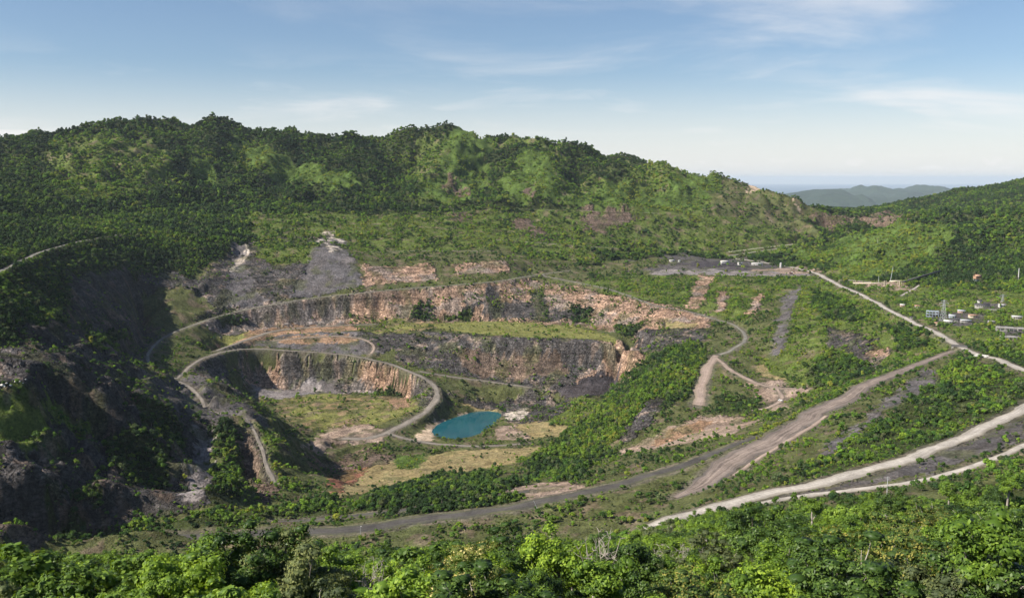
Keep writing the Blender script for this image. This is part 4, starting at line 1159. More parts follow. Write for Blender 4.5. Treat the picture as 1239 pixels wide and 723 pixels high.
def bare_tree(seed):
    rs = np.random.RandomState(seed)
    segs, tips = skeleton(rs, 12, 3.6, 0.42, 8, sub=6, up=0.5)
    for c in list(tips):
        for j in range(3):
            d = rs.normal(size=3); d[2] = abs(d[2]); e = c + d / np.linalg.norm(d) * (0.6 + 0.8 * rs.rand())
            segs.append((np.array([c, (c + e) / 2 + rs.normal(size=3) * .08, e]), np.array([0.05, 0.04, 0.02])))
    segs = [(P, r * 0.8) for P, r in segs]
    return wood(segs, BARK_PALE, "bare_wood"), None, 12
KIND["bare"] = [bare_tree(400), bare_tree(401)]
# mounds of creeper over shrubs, for the understorey
def mound(seed, mat, size):
    rs = np.random.RandomState(seed); parts = []; V0, F0 = ico(2)
    for k in range(7):
        a = rs.rand() * 6.28; r = 1.7 * np.sqrt(rs.rand()); R0 = 0.9 + 0.6 * rs.rand(); c = np.array([r * np.cos(a), r * np.sin(a), 0.5 + 0.9 * rs.rand() * (1 - r / 2.4)])
        n = 190; d = rs.normal(size=(n, 3)); d /= np.linalg.norm(d, axis=1)[:, None]; d[:, 2] = np.abs(d[:, 2])
        q = c + d * R0 * (0.7 + 0.38 * rs.rand(n, 1))
        v, f = leaf_quads(q, d * .6 + np.array([0, 0, .6]) + .45 * rs.normal(size=(n, 3)), size * (0.6 + 0.8 * rs.rand(n)), rs, 0.65, 0.3)
        parts.append((v, f, 0, np.repeat(np.clip(0.5 + 0.27 * rs.normal(size=n), 0, 1), 4)))
        parts.append((c + V0 * R0 * 0.72, F0, 0, 0.1))  # dark core paints the shade under the leaves
    return build("creeper_mound", parts, [mat])
MOUNDS = source_collection("understorey_source", [mound(500, L_MID, 0.42), mound(501, L_LIME, 0.40), mound(502, L_BIG, 0.62), mound(503, L_DARK, 0.40), mound(504, L_MID, 0.36)])

# ---------------------------------------------------------------- tree ferns and broad-leaved plants with separate fronds
def frond(seed, mat, L_=3.4, w=0.62, pairs=17):
    rs = np.random.RandomState(seed)
    t = np.linspace(0, 1, 9); sp = np.stack([t * L_ * 0.93, 0 * t, 0.85 * np.sin(t * 2.5) * L_ * 0.26 - 0.30 * L_ * t ** 3], 1)
    v, f = tube(sp, np.linspace(0.05, 0.012, 9), 4); parts = [(v, f, 0, 0.35)]
    V, F = [], []
    for k in range(pairs):
        s = 0.12 + 0.86 * k / (pairs - 1); c = np.array([np.interp(s, t, sp[:, q]) for q in range(3)])
        ln = w * 1.35 * np.sin(np.pi * (0.10 + 0.86 * s)) ** 0.7; wd = 0.17
        for sd in (-1, 1):
            tip = c + np.array([0.30 * ln, sd * ln, -0.22 * ln]); b = len(V)
            V += [c - np.array([wd * .5, 0, 0]), c + np.array([wd * .5, 0, 0.01]), (c + tip) / 2 + np.array([wd * .62, 0, 0.05]), tip, (c + tip) / 2 + np.array([-wd * .45, 0, 0.05])]
            F.append([b, b + 1, b + 2, b + 4]); F.append([b + 4, b + 2, b + 3, b + 3])
    V = np.array(V); q = np.array([x for x in F if x[2] != x[3]]); tr = np.array([x[:3] for x in F if x[2] == x[3]])
    parts.append((V, q, 0, np.repeat(np.clip(.5 + .2 * rs.normal(size=len(V) // 5), 0, 1), 5)))
    parts.append((V + 1e-4, tr, 0, 0.5))
    return build("frond", parts, [mat])
def paddle(seed, mat, L_=2.6, w=0.42):
    """long undivided leaf that arches and hangs at the tip"""
    n = 9; t = np.linspace(0, 1, n)
    sp = np.stack([t * L_ * 0.8, 0 * t, L_ * (0.62 * t - 0.62 * t ** 2.4)], 1)
    wd = w * np.sin(np.pi * np.clip(0.06 + 0.92 * t, 0, 1)) ** 0.6
    V = np.stack([sp + np.array([0, 1, 0.28]) * wd[:, None], sp, sp + np.array([0, -1, 0.28]) * wd[:, None]], 1).reshape(-1, 3)
    return build("blade", [(V, grid_faces(n, 3), 0, np.repeat(.35 + .3 * t, 3))], [mat])
FRONDS = [frond(1, L_FERN), frond(2, L_FERN, 3.0), frond(3, L_DRY, 2.6, 0.4, 11)]
BLADES = [paddle(1, L_LIME), paddle(2, L_DRY, 2.2, 0.3)]
def stalk(h, r, mat, name):
    v, f = tube([(0, 0, -0.6), (0.03, 0.02, h * .4), (0.1, 0.03, h * .75), (0.14, 0.06, h)], [r * 1.3, r, r * .9, r * .8], 7)
    return build(name, [(v, f, 0, .5)], [mat])
FERN_TRUNK = [stalk(5.0, 0.13, BARK_FERN, "fern_trunk"), stalk(3.2, 0.14, BARK_FERN, "fern_trunk")]
PALM_TRUNK = [stalk(4.2, 0.17, BARK_PALE, "pale_stem")]

def empty(name, loc, rz, s, **props):
    o = bpy.data.objects.new(name, None); COL.objects.link(o); o.empty_display_size = 0.5
    o.location = loc; o.rotation_euler = (0, 0, rz); o.scale = (s, s, s)
    for k, v in props.items(): o[k] = v
    return o
rsN = np.random.RandomState(5)
LOOK = {
 "round": ("broadleaf_tree", "round mid green broadleaf tree", "tree"), "lime": ("broadleaf_tree", "bright lime green leafy tree", "tree"),
 "dark": ("broadleaf_tree", "dense dark green tree", "tree"), "feathery": ("feathery_tree", "grey green feathery tree", "tree"),
 "bigleaf": ("large_leaved_tree", "glossy large leaved tree", "tree"), "cream": ("flowering_tree", "cream flowering flat topped tree", "tree"),
 "layered": ("layered_tree", "wide bronze tipped layered tree", "tree"), "umbrella": ("umbrella_tree", "dark umbrella shaped tree", "tree"),
 "slender": ("slender_tree", "slender tree with pale trunk", "tree"), "bare": ("dead_tree", "leafless bleached dead tree", "tree"),
 "fern": ("tree_fern", "green arching tree fern", "tree fern"), "palm": ("broad_bladed_plant", "plant with long lime blades", "plant"),
 "dryfern": ("withered_fern", "withered tan fern", "fern"),
}
def where(x, y):
    return "above the dark track" if x < -0.16 * y else "facing the pit lake" if x < 0.16 * y else "below the pale rim road"
placed = []; stood = []
def plant(kd, x, y, h, label=None, rz=None):
    name, look, cat = LOOK[kd]
    z = float(height(x, y)) ; rz = rsN.rand() * 6.28 if rz is None else rz
    placed.append((x, y, 24.0 if kd in ('fern', 'palm') else h)); stood.append([kd, x, y, h, None])
    grp = {"fern": "tree ferns on the near slope", "palm": "broad bladed plants on the near slope", "dryfern": "withered ferns on the near slope", "bare": "dead trees on the near slope"}.get(kd, "%ss on the near slope" % name.replace("_", " "))
    lab = label or look
    if kd in ("fern", "dryfern"):
        tv = rsN.randint(2); tk = FERN_TRUNK[tv]; ht = (5.0, 3.2)[tv]; s = h / (ht + 1.1)
        e = empty(name, (x, y, z), rz, s, label=lab, category=cat, group=grp)
        put("trunk", tk, e); n = 11 if kd == "fern" else 8
        for i in range(n):
            fr = put("frond", FRONDS[2] if kd == "dryfern" else FRONDS[i % 2], e, (0.14, 0.06, ht - 0.1))
            fr.rotation_euler = (0.1 * rsN.normal(), (0.25 if kd == "dryfern" else -0.30 + 0.35 * (i % 3)) + 0.1 * rsN.normal(), 6.283 * (i + 0.4 * rsN.rand()) / n)
        stood[-1][4] = e; return e
    if kd == "palm":
        s = h / 5.8; e = empty(name, (x, y, z), rz, s, label=lab, category=cat, group=grp)
        put("trunk", PALM_TRUNK[0], e)
        for i in range(9):
            b = put("blade", BLADES[1] if i == 8 else BLADES[0], e, (0.14, 0.06, 4.1))
            b.rotation_euler = (0.1 * rsN.normal(), -0.55 + 0.5 * rsN.rand(), 6.283 * (i + 0.5 * rsN.rand()) / 9)
        stood[-1][4] = e; return e
    w, c, H0 = KIND[kd][rsN.randint(len(KIND[kd]))]
    e = empty(name, (x, y, z), rz, h / H0, label=lab, category=cat, group=grp)
    put("trunk", w, e)
    if c is not None: put("crown", c, e)
    stood[-1][4] = e; return e
NATH = {"fern": 9.2, "palm": 8.6, "dryfern": 6.3, "bigleaf": 13.8, "slender": 21.3, "bare": 15.5, "lime": 17.2, "round": 17.8, "dark": 19.0, "feathery": 17.8, "cream": 17.8, "layered": 19.5, "umbrella": 20.1}
def plant_px(kd, u, vtop, label=None):
    """a tree of natural height whose top shows at a place in the photograph"""
    hn = NATH[kd] * (0.9 + 0.25 * rsN.rand()); best = None
    for y in np.arange(128, 480, 3.0):
        x, _, zt = at(u, vtop, y=float(y)); h = zt - float(height(x, y))
        if h < 2.5: continue
        q = abs(math.log(h / hn))
        if best is None or q < best[0]: best = (q, x, y, h)
    if best is None: return
    q, x, y, h = best
    if q > 0.25: print("height", kd, u, vtop, int(y), round(h, 1), round(hn, 1))
    plant(kd, x, float(y), min(h, hn * 1.35), label)
SPEC = [
 ("bigleaf",30,668),("bigleaf",75,690),("bigleaf",150,678),("bigleaf",110,664),("bigleaf",190,690),("bigleaf",15,640),("bigleaf",230,705),
 ("lime",215,655),("lime",245,668),("round",180,662),("fern",275,668),("fern",262,700),("bigleaf",285,690),("bigleaf",300,708),
 ("feathery",330,640),("feathery",372,636),("feathery",352,668),("feathery",300,652),("round",405,655),("dark",420,668),("slender",428,668),
 ("bare",456,668),("lime",500,662),("lime",522,672),("cream",560,645),("cream",588,650),("cream",545,668),("bigleaf",520,655),
 ("palm",572,682),("fern",598,665),("palm",610,690),("fern",640,680),("fern",652,668),("umbrella",610,634),("umbrella",585,640),
 ("lime",680,628),("lime",665,648),("lime",692,660),("dark",725,638),("dark",712,655),("slender",722,660),("slender",735,650),("dark",752,622),
 ("fern",748,642),("bare",735,618),("feathery",800,622),("bare",812,628),("bare",838,655),("bare",820,648),("feathery",785,650),
 ("fern",885,640),("lime",935,640),("lime",960,648),("lime",945,668),("cream",998,642),("fern",985,668),("fern",960,655),("feathery",870,642),
 ("round",1020,660),("umbrella",1020,642),("layered",1090,612),("layered",1120,602),("layered",1065,622),("layered",1145,635),
 ("umbrella",1195,612),("umbrella",1170,640),("umbrella",1235,600),("umbrella",1225,645),("dark",1205,580),("round",1180,580),
 ("slender",1193,545),("slender",1150,568),("slender",1222,560),("round",1060,595),("dark",1080,580),("dark",1040,598),
 ("feathery",1075,668),("bigleaf",1100,680),("feathery",1120,664),("layered",1160,668),("umbrella",1150,690),("round",1210,680),("bigleaf",1050,690),
 ("dark",905,600),("dark",925,592),("dark",955,586),("dark",890,608),("round",870,618),("round",980,600),("slender",985,590),
 ("dryfern",765,668),("dryfern",778,690),("dryfern",868,690),("dryfern",715,708),("palm",880,700),("palm",720,690),("fern",455,715),
 ("dark",300,628),("round",250,640),("round",225,645),("dark",340,632),("round",200,652),
]
for sp in SPEC: plant_px(*sp)
# fill the slope with the commoner kinds, nearest first, until about three hundred stand there
mixk = ["round", "lime", "dark", "feathery", "bigleaf", "layered", "umbrella", "slender", "fern", "palm"]
pref = {0: [.16,.10,.14,.06,.32,.0,.0,.04,.13,.05], 1: [.22,.22,.18,.05,.10,.02,.03,.05,.10,.03], 2: [.24,.20,.15,.06,.09,.08,.07,.04,.06,.01]}
def fill(y0, y1, step, limit):
    c = []
    for y in np.arange(y0, y1, step):
        w = 0.563 * y + 6
        for x in np.arange(-w, w, step): c.append((x + (rsN.rand() - .5) * step * .8, y + (rsN.rand() - .5) * step * .8))
    n = 0
    for x, y in c:
        if n >= limit: break
        if any((x - a) ** 2 + (y - b) ** 2 < (0.30 * h + 1.2) ** 2 for a, b, h in placed): continue
        reg = 0 if x < -0.30 * y else 1 if x < 0.2 * y else 2
        kd = mixk[rsN.choice(10, p=np.array(pref[reg]) / sum(pref[reg]))]
        h = NATH[kd] * 0.86 * (0.72 + 0.5 * rsN.rand())
        # crowns stay below the sight line to the tracks behind
        zt = CAMZ - y * math.tan(R((20.3 if x > 0.16 * y else 21.9 if x > -0.2 * y else 22.8) + 0.9 * rsN.normal())) - float(height(x, y))
        if h > zt: h = zt * (0.75 + 0.25 * rsN.rand())
        if h < 3.0: continue
        plant(kd, x, y, h); n += 1
    return n
n1 = fill(118, 345, 11.5, 300 - len(SPEC))
SHORT = {"round": "a round green tree", "lime": "a lime green tree", "dark": "a dark dense tree", "feathery": "a feathery tree", "bigleaf": "a large leaved tree", "cream": "a cream flowering tree", "layered": "a bronze layered tree", "umbrella": "an umbrella tree", "slender": "a slender tree", "bare": "a dead tree", "fern": "a tree fern", "palm": "a bladed plant", "dryfern": "a withered fern"}
rare = ["bare", "cream", "dryfern", "palm", "umbrella", "layered", "slender", "fern", "feathery", "dark", "lime", "bigleaf", "round"]
for kd, x, y, h, o in stood:
    near_ = sorted((math.hypot(a - x, b - y) + 0.9 * rare.index(k2), k2) for k2, a, b, h2, o2 in stood if k2 != kd and (a, b) != (x, y))[:1]
    big_ = "tall " if h > 1.08 * NATH[kd] and kd != "slender" else "small " if h < 0.80 * NATH[kd] else ""
    o["label"] = ("" if kd in ("fern", "palm", "dryfern") else big_) + LOOK[kd][1] + " beside " + SHORT[near_[0][1]] + " " + where(x, y)
print("near trees", len(placed))
# trees farther down the same slope, and the understorey between the near ones
names = ["round", "lime", "dark", "bigleaf", "umbrella", "round", "slender", "dark", "lime"]; joined = []
def join(w, c, nm):
    bm = bmesh.new(); bm.from_mesh(w); bm.from_mesh(c); me = bpy.data.meshes.new(nm)
    n0 = len(w.polygons); bm.faces.ensure_lookup_table()
    for f in bm.faces[n0:]: f.material_index = 1
    bm.to_mesh(me); bm.free(); me.materials.append(w.materials[0]); me.materials.append(c.materials[0]); return me
HS = []
for k_ in names:
    for w, c, h0 in KIND[k_][:2]: joined.append(join(w, c, "slope_tree")); HS.append(h0)
SLOPE = source_collection("slope_source", joined)
p = candidates(150, 610, 9.0); x, y = p[:, 0], p[:, 1]
pl = np.array([(a, b, 0.26 * h_) for a, b, h_ in placed])
clear = np.array([np.all((pl[:, 0] - a) ** 2 + (pl[:, 1] - b) ** 2 > pl[:, 2] ** 2) for a, b in p]); x, y = x[clear], y[clear]
z = height(x, y); h = (9.0 + 8.5 * rsV.rand(len(x))) * np.where(y < 330, 0.62, 1.0)
zt = CAMZ - y * np.tan((np.where(x > 0.16 * y, R(20.4), np.where(x > -0.2 * y, R(22.2), R(23.0))) + R(0.6) * rsV.normal(size=len(x)))) - z
h = np.minimum(h, zt * (0.8 + 0.2 * rsV.rand(len(x))))
xr = x / np.maximum(y, 1)
rdn = bil(roadd, x, y)
k = (h > 3.5) & (rdn > 4.0)
x, y, z, h = x[k], y[k], z[k], h[k]; idx = rsV.randint(0, len(joined), len(x))
s = h / np.array(HS)[idx]
scatter("slope_woodland", np.stack([x, y, z], 1), np.stack([s * (1 + .25 * rsV.rand(len(s))), s * (1 + .25 * rsV.rand(len(s))), s], 1), np.stack([0 * x, 0 * x, rsV.rand(len(x)) * 6.28], 1), idx, SLOPE, label="mixed trees crowding the lower part of the near slope", category="trees")
p = candidates(104, 420, 3.3); x, y = p[:, 0], p[:, 1]; n = len(x); s = 0.55 + 0.75 * rsV.rand(n) ** 1.5
reg = fbm(x / 25, y / 25, 3, 141) + 0.3 * rsV.normal(size=n) + 0.25 * (x > 40)
idx = np.where(reg > 0.75, 1, np.where(reg > 0.35, 0, np.where(reg > 0.1, 4, np.where(reg > -0.05, 2, 3))))  # many dark green mounds, so colour deepens the shade in gaps between trees
scatter("understorey", np.stack([x, y, height(x, y) - 0.1], 1), np.stack([s, s, s * (0.8 + .7 * rsV.rand(n))], 1), np.stack([0.15 * rsV.normal(size=n), 0.15 * rsV.normal(size=n), rsV.rand(n) * 6.28], 1), idx, MOUNDS, label="shrubs and creepers covering the ground between the near trees", category="shrubs")
# ================================================================ BUILDINGS, MASTS AND VEHICLES
def flat_material(name, a, b, scale=0.6, rough=0.7, metal=0.0):
    m, nt = new_mat(name); T = NT(nt)
    pos = T.n("ShaderNodeNewGeometry").outputs["Position"]
    n = T.noise(pos, scale, 5.0, 0.65, 0.5)
    q = T.bsdf(T.mix(T.mapr(n, 0.36, 0.64), a, b), rough, None, 0.3); q.inputs["Metallic"].default_value = metal
    T.out(q.outputs[0]); return m
WHITE = flat_material("white_sheet", (0.62,0.61,0.58,1), (0.42,0.40,0.37,1))
CONC = flat_material("weathered_concrete", (0.36,0.345,0.32,1), (0.22,0.21,0.195,1))
STEEL = flat_material("galvanised_steel", (0.50,0.52,0.53,1), (0.38,0.39,0.40,1), rough=0.5)
BLUEST = flat_material("faded_blue_steel", (0.26,0.33,0.40,1), (0.34,0.37,0.39,1))
RUSTY = flat_material("rusty_sheet", (0.30,0.165,0.10,1), (0.40,0.26,0.18,1))
TARRED = flat_material("dark_sheet", (0.045,0.045,0.05,1), (0.085,0.08,0.08,1))
SALMON = flat_material("salmon_paint", (0.52,0.33,0.27,1), (0.42,0.30,0.25,1))
CREAM = flat_material("cream_paint", (0.62,0.54,0.40,1), (0.50,0.43,0.33,1))
GLASS = flat_material("dark_opening", (0.02,0.022,0.025,1), (0.035,0.038,0.04,1), rough=0.3)
TYRE = flat_material("tyre_rubber", (0.02,0.02,0.02,1), (0.04,0.04,0.04,1))
PAINT_W = flat_material("white_car_paint", (0.80,0.80,0.80,1), (0.70,0.70,0.69,1), rough=0.35)
MAROON = flat_material("maroon_paint", (0.20,0.07,0.075,1), (0.27,0.12,0.12,1))
STONE_W = flat_material("white_stone", (0.62,0.60,0.56,1), (0.45,0.43,0.40,1), 0.4)

def boxes(name, items, mat, parent=None, loc=None, bevel=0.0):
    """one mesh from boxes given as (cx, cy, cz, sx, sy, sz)"""
    bm = bmesh.new()
    for cx, cy, cz, sx, sy, sz in items:
        bmesh.ops.create_cube(bm, size=1.0, matrix=Matrix.Translation((cx, cy, cz)) @ Matrix.Diagonal((sx, sy, sz, 1)))
    if bevel: bmesh.ops.bevel(bm, geom=bm.edges[:], offset=bevel, segments=1, affect='EDGES')
    me = bpy.data.meshes.new(name); bm.to_mesh(me); bm.free(); me.materials.append(mat)
    return put(name, me, parent, loc)
def bars(name, segs, r, mat, parent=None, sides=4):
    parts = []
    for a, b in segs:
        v, f = tube([a, b], [r, r], sides); parts.append((v, f, 0, 0.5))
    return put(name, build(name, parts, [mat]), parent)
def gable(name, w, d, h, rise, over, mat, parent, t=0.25):
    """pitched roof of two slabs, ridge along x"""
    W, D = w / 2 + over, d / 2 + over; z = h - rise * over / (d / 2)
    V = []; F = []
    for s in (-1, 1):
        b = len(V)
        V += [(-W, s * D, z), (W, s * D, z), (W, 0, h + rise), (-W, 0, h + rise), (-W, s * D, z + t), (W, s * D, z + t), (W, 0, h + rise + t), (-W, 0, h + rise + t)]
        F += [(b, b+1, b+2, b+3), (b+4, b+5, b+6, b+7), (b, b+1, b+5, b+4), (b+1, b+2, b+6, b+5), (b+2, b+3, b+7, b+6), (b+3, b, b+4, b+7)]
    return put(name, mesh_from(name, V, F, [mat]), parent)
def spot(u, v, dz=0.0):
    q = cast([(u, v)])[0]; return (float(q[0]), float(q[1]), float(height(q[0], q[1])) + dz)
def root(name, u, v, rz, label, cat, group=None, loc=None):
    p = loc or spot(u, v); kw = dict(label=label, category=cat)
    if group: kw["group"] = group
    return empty(name, p, rz, 1.0, **kw)
def shed(name, u, v, w, d, h, rise, rz, wall, roofm, label, cat="shed", group=None, nwin=3, ndoor=1):
    e = root(name, u, v, rz, label, cat, group)
    # walls with gable ends
    V = [(-w/2,-d/2,-1.5),(w/2,-d/2,-1.5),(w/2,d/2,-1.5),(-w/2,d/2,-1.5),(-w/2,-d/2,h),(w/2,-d/2,h),(w/2,d/2,h),(-w/2,d/2,h)]
    put("wall", mesh_from("wall", V, [(0,1,5,4),(1,2,6,5),(2,3,7,6),(3,0,4,7)], [wall]), e)
    for s in (-1, 1):
        g = [(s*w/2,-d/2,h),(s*w/2,d/2,h),(s*w/2,0,h+rise),(s*(w/2-.2),-d/2,h),(s*(w/2-.2),d/2,h),(s*(w/2-.2),0,h+rise)]
        put("gable_end", mesh_from("gable_end", g, [(0,1,2),(5,4,3)], [wall]), e)
    gable("roof", w, d, h, rise, 0.6, roofm, e)
    for i in range(nwin):
        x = -w/2 + w * (i + 1) / (nwin + ndoor + 1)
        boxes("window", [(x, -d/2 - 0.06, h * 0.58, min(2.2, w / (nwin + 2) * .6), 0.14, h * 0.28)], GLASS, e)
    for i in range(ndoor):
        x = -w/2 + w * (nwin + i + 1) / (nwin + ndoor + 1)
        boxes("door", [(x, -d/2 - 0.07, h * 0.36, min(3.4, w * 0.2), 0.16, h * 0.72)], TARRED, e)
    return e
# sheds on the dark plateau
gp = "white sheds on the dark plateau"
shed("storage_shed", 877, 318, 24, 9, 4.5, 2.0, 0.15, WHITE, WHITE, "white gabled shed with a long low wing on the dark plateau", group=gp)
shed("storage_shed", 873, 320, 8, 7, 4.5, 1.5, 0.1, WHITE, WHITE, "small square white hut next to the gabled plateau shed", group=gp, nwin=1)
shed("storage_shed", 895.5, 320.5, 13, 9, 6.5, 1.0, 0.0, WHITE, WHITE, "boxy white shed standing alone on bare plateau gravel", group=gp, nwin=2)
shed("storage_shed", 916, 320.5, 30, 10, 4.6, 1.6, -0.12, WHITE, WHITE, "longest white shed on the dark plateau beside the crest road", group=gp, nwin=5)
shed("storage_shed", 813, 316.5, 14, 6, 3.6, 0.9, 0.1, WHITE, WHITE, "white cabin at the grassy end of the dark plateau", group=gp, nwin=2)
shed("storage_shed", 822, 316.5, 6, 5, 3.4, 0.8, 0.1, WHITE, STEEL, "tiny white cabin beside another cabin at plateau's grassy end", group=gp, nwin=1)
# silo
e = root("silo", 944.5, 324, 0, "upright pale silo standing beside the crest road", "silo")
v, f = tube([(0,0,-1),(0,0,4),(0,0,9),(0,0,13)], [2.7,2.7,2.7,2.7], 16); put("tank", build("tank", [(v,f,0,.5)], [WHITE]), e)
v, f = tube([(0,0,13),(0,0,14.6),(0,0,15.0)], [2.9,0.8,0.05], 16); put("cone_top", build("cone_top", [(v,f,0,.5)], [STEEL]), e)
bars("ladder", [((2.8,-.3,0),(2.8,-.3,13)),((2.8,.3,0),(2.8,.3,13))] + [((2.8,-.3,k),(2.8,.3,k)) for k in range(1,13)], 0.08, STEEL, e)
# excavator with maroon body
e = root("excavator", 957.5, 331.5, 0.3, "maroon excavator with a pale cab at the plateau edge", "excavator")
boxes("track", [(0,-2.2,0.8,7.5,1.1,1.5)], TYRE, e, bevel=.3); boxes("track", [(0,2.2,0.8,7.5,1.1,1.5)], TYRE, e, bevel=.3)
boxes("body", [(-0.8,0,3.0,6.4,4.8,2.6)], MAROON, e, bevel=.3); cb = boxes("cab", [(1.6,-1.2,4.2,2.4,2.0,3.2)], PAINT_W, e, bevel=.2)
boxes("window", [(2.83,-1.2,4.8,0.08,1.6,1.4)], GLASS, cb); boxes("counterweight", [(-4.4,0,2.8,1.4,4.6,2.2)], TYRE, e, bevel=.2)
bars("boom", [((2.0,0.8,3.5),(7.0,0.8,9.0)),((7.0,0.8,9.0),(9.0,0.8,8.2))], 0.55, MAROON, e, 6); bars("stick", [((8.8,0.8,8.4),(11.5,0.8,3.5))], 0.4, MAROON, e, 6)
boxes("bucket", [(11.4,0.8,2.6,1.8,2.2,1.8)], TYRE, e, bevel=.3)
# the ruined town
gt = "ruined buildings of the town"
shed("town_house", 1147, 391, 13, 8, 4.0, 1.8, -0.5, WHITE, WHITE, "white town house with pale gable roof below the lattice pylon", "house", gt)
shed("town_house", 1156, 389, 20, 9, 4.6, 1.2, -0.25, CONC, TARRED, "dark roofed house with pale wall among the town ruins", "house", gt, 4)
shed("town_house", 1168, 390, 16, 8, 4.2, 1.0, -0.2, CONC, STEEL, "grey roofed house at the end of the ruined town row", "house", gt)
shed("town_house", 1134, 393, 9, 7, 3.2, 1.4, -0.5, CREAM, RUSTY, "small cream hut with rusty roof beside the crest road", "house", gt, 1)
shed("town_house", 1188, 372, 24, 11, 5.5, 2.0, -0.35, CONC, TARRED, "long hall with dark roof on the bare terrace under the hill", "hall", gt, 5)
shed("town_house", 1212, 371, 11, 7, 3.8, 1.4, -0.1, WHITE, WHITE, "small white shed standing by scrub under the eastern hill", "shed", gt, 2)
shed("town_house", 1185, 366, 7, 6, 4.0, 1.2, -0.3, WHITE, TARRED, "white hut behind the long dark roofed hall", "house", gt, 1)
shed("town_house", 1200, 391, 12, 7, 3.6, 1.0, -0.2, CONC, CONC, "flat grey house half hidden in scrub beside the frame ruin", "house", gt, 2)
shed("town_house", 1092, 371, 8, 6, 4.0, 1.4, -0.6, SALMON, WHITE, "salmon walled hut with white roof at the lane mouth", "hut", gt, 1)
shed("town_house", 1152, 384, 10, 7, 3.8, 1.6, -0.6, BLUEST, STEEL, "pale blue hut with grey roof behind the pylon", "hut", gt, 2)
shed("town_house", 1177, 384, 14, 8, 4.0, 1.2, -0.15, CREAM, RUSTY, "long cream house with rusty roof in the middle of town", "house", gt, 3)
shed("town_house", 1110, 372, 9, 7, 3.6, 1.5, -0.5, WHITE, RUSTY, "white hut with rusty roof between crest road and pylon", "hut", gt, 2)
shed("town_house", 1163, 378, 12, 7, 3.6, 1.3, -0.3, SALMON, STEEL, "salmon house with grey roof uphill of the town row", "house", gt, 2)
shed("town_house", 1230, 386, 15, 9, 4.4, 1.2, -0.3, CONC, WHITE, "pale roofed block above the long frame ruin", "block", gt, 3)
shed("town_house", 1104, 386, 8, 6, 3.2, 1.3, -0.6, CONC, TARRED, "small dark roofed hut close beside the crest road", "hut", gt, 1)
def frame_ruin(u, v, nx, ny, bay, h, rz, mat, label, slab=True, storeys=1):
    e = root("frame_ruin", u, v, rz, label, "ruin", gt)
    for s in range(storeys):
        for i in range(nx + 1):
            for j in range(ny + 1):
                boxes("column", [(i*bay - nx*bay/2, j*bay - ny*bay/2, s*h + h/2 - .5, .55, .55, h + 1)], mat, e)
        for j in range(ny + 1): boxes("beam", [(0, j*bay - ny*bay/2, s*h + h + .3, nx*bay + .6, .6, .7)], mat, e)
        for i in range(nx + 1): boxes("cross_beam", [(i*bay - nx*bay/2, 0, s*h + h + .31, .5, ny*bay + .4, .6)], mat, e)
    if slab:
        for i in range(0, nx, 1):
            if (i * 7 + nx) % 3: boxes("roof_slab", [((i+.5)*bay - nx*bay/2, 0, storeys*h + .82, bay - .3, ny*bay + .4, .3)], mat, e)
    boxes("floor_slab", [(0, 0, -.35, nx*bay + 2, ny*bay + 2, .9)], mat, e)
    return e
frame_ruin(1226, 400, 8, 2, 6.0, 4.2, -0.42, CONC, "long roofless concrete frame ruin beside the scrub")
frame_ruin(1222, 411, 5, 2, 5.0, 4.0, -0.2, CONC, "short broken concrete frame below the long frame ruin")
frame_ruin(1128, 383, 4, 2, 5.0, 4.6, -0.4, BLUEST, "faded blue steel frame with patchy roof near the pylon", True, 2)
frame_ruin(1203, 377, 4, 1, 5.0, 3.6, -0.3, CONC, "low concrete frame in front of the dark roofed hall", False)
# head house on stilts
e = root("stilt_house", 1182, 344, 0.2, "rusty headhouse raised on tall grey stilts under the hill", "headhouse")
for x in (-6, -2, 2, 6):
    for y in (-4, 4): boxes("stilt", [(x, y, 5.5, .7, .7, 13)], STEEL, e)
boxes("floor_deck", [(0,0,12.2,15,10,.5)], RUSTY, e); boxes("wall", [(0,0,15.2,13.5,9,5.5)], RUSTY, e); gable("roof", 13.5, 9, 17.95, 3.0, .8, RUSTY, e)
for x in (-4, 0, 4): boxes("window", [(x,-4.56,15.6,2.0,.14,1.8)], GLASS, e)
# lattice pylon
def pylon(u, v, h, wb, rz, label, name="lattice_pylon"):
    e = root(name, u, v, rz, label, "pylon", "pylons and masts")
    hw = lambda z: wb/2 * (1 - z/h) + .5
    for sx in (-1, 1):
        for sy in (-1, 1): bars("leg", [((sx*hw(-1), sy*hw(-1), -1), (sx*hw(h), sy*hw(h), h))], .22, STEEL, e)
    br = []; N = 7
    for k in range(N):
        z0, z1 = h*k/N, h*(k+1)/N; a, b = hw(z0), hw(z1)
        for s in (-1, 1): br += [((-a, s*a, z0), (b, s*b, z1)), ((a, s*a, z0), (-b, s*b, z1)), ((s*a, -a, z0), (s*b, b, z1)), ((s*a, a, z0), (s*b, -b, z1))]
    bars("bracing", br, .11, STEEL, e)
    for zf, L_ in ((.72, 6.5), (.84, 8.5), (.95, 5.0)):
        z = h * zf; c = bars("crossarm", [((-L_, 0, z), (L_, 0, z)), ((-L_, 0, z), (0, 0, z + 1.6)), ((L_, 0, z), (0, 0, z + 1.6))], .2, STEEL, e)
        for s in (-1, 1): bars("insulator", [((s*L_*.95, 0, z), (s*L_*.95, 0, z - 2.0))], .16, WHITE, c, 6)
    return e
pylon(1141, 389, 38, 7.5, 0.1, "tall grey lattice pylon with three crossarms above the town")
pylon(1213, 366, 15, 3.5, 0.3, "short lattice pylon half sunk in trees under the hill")
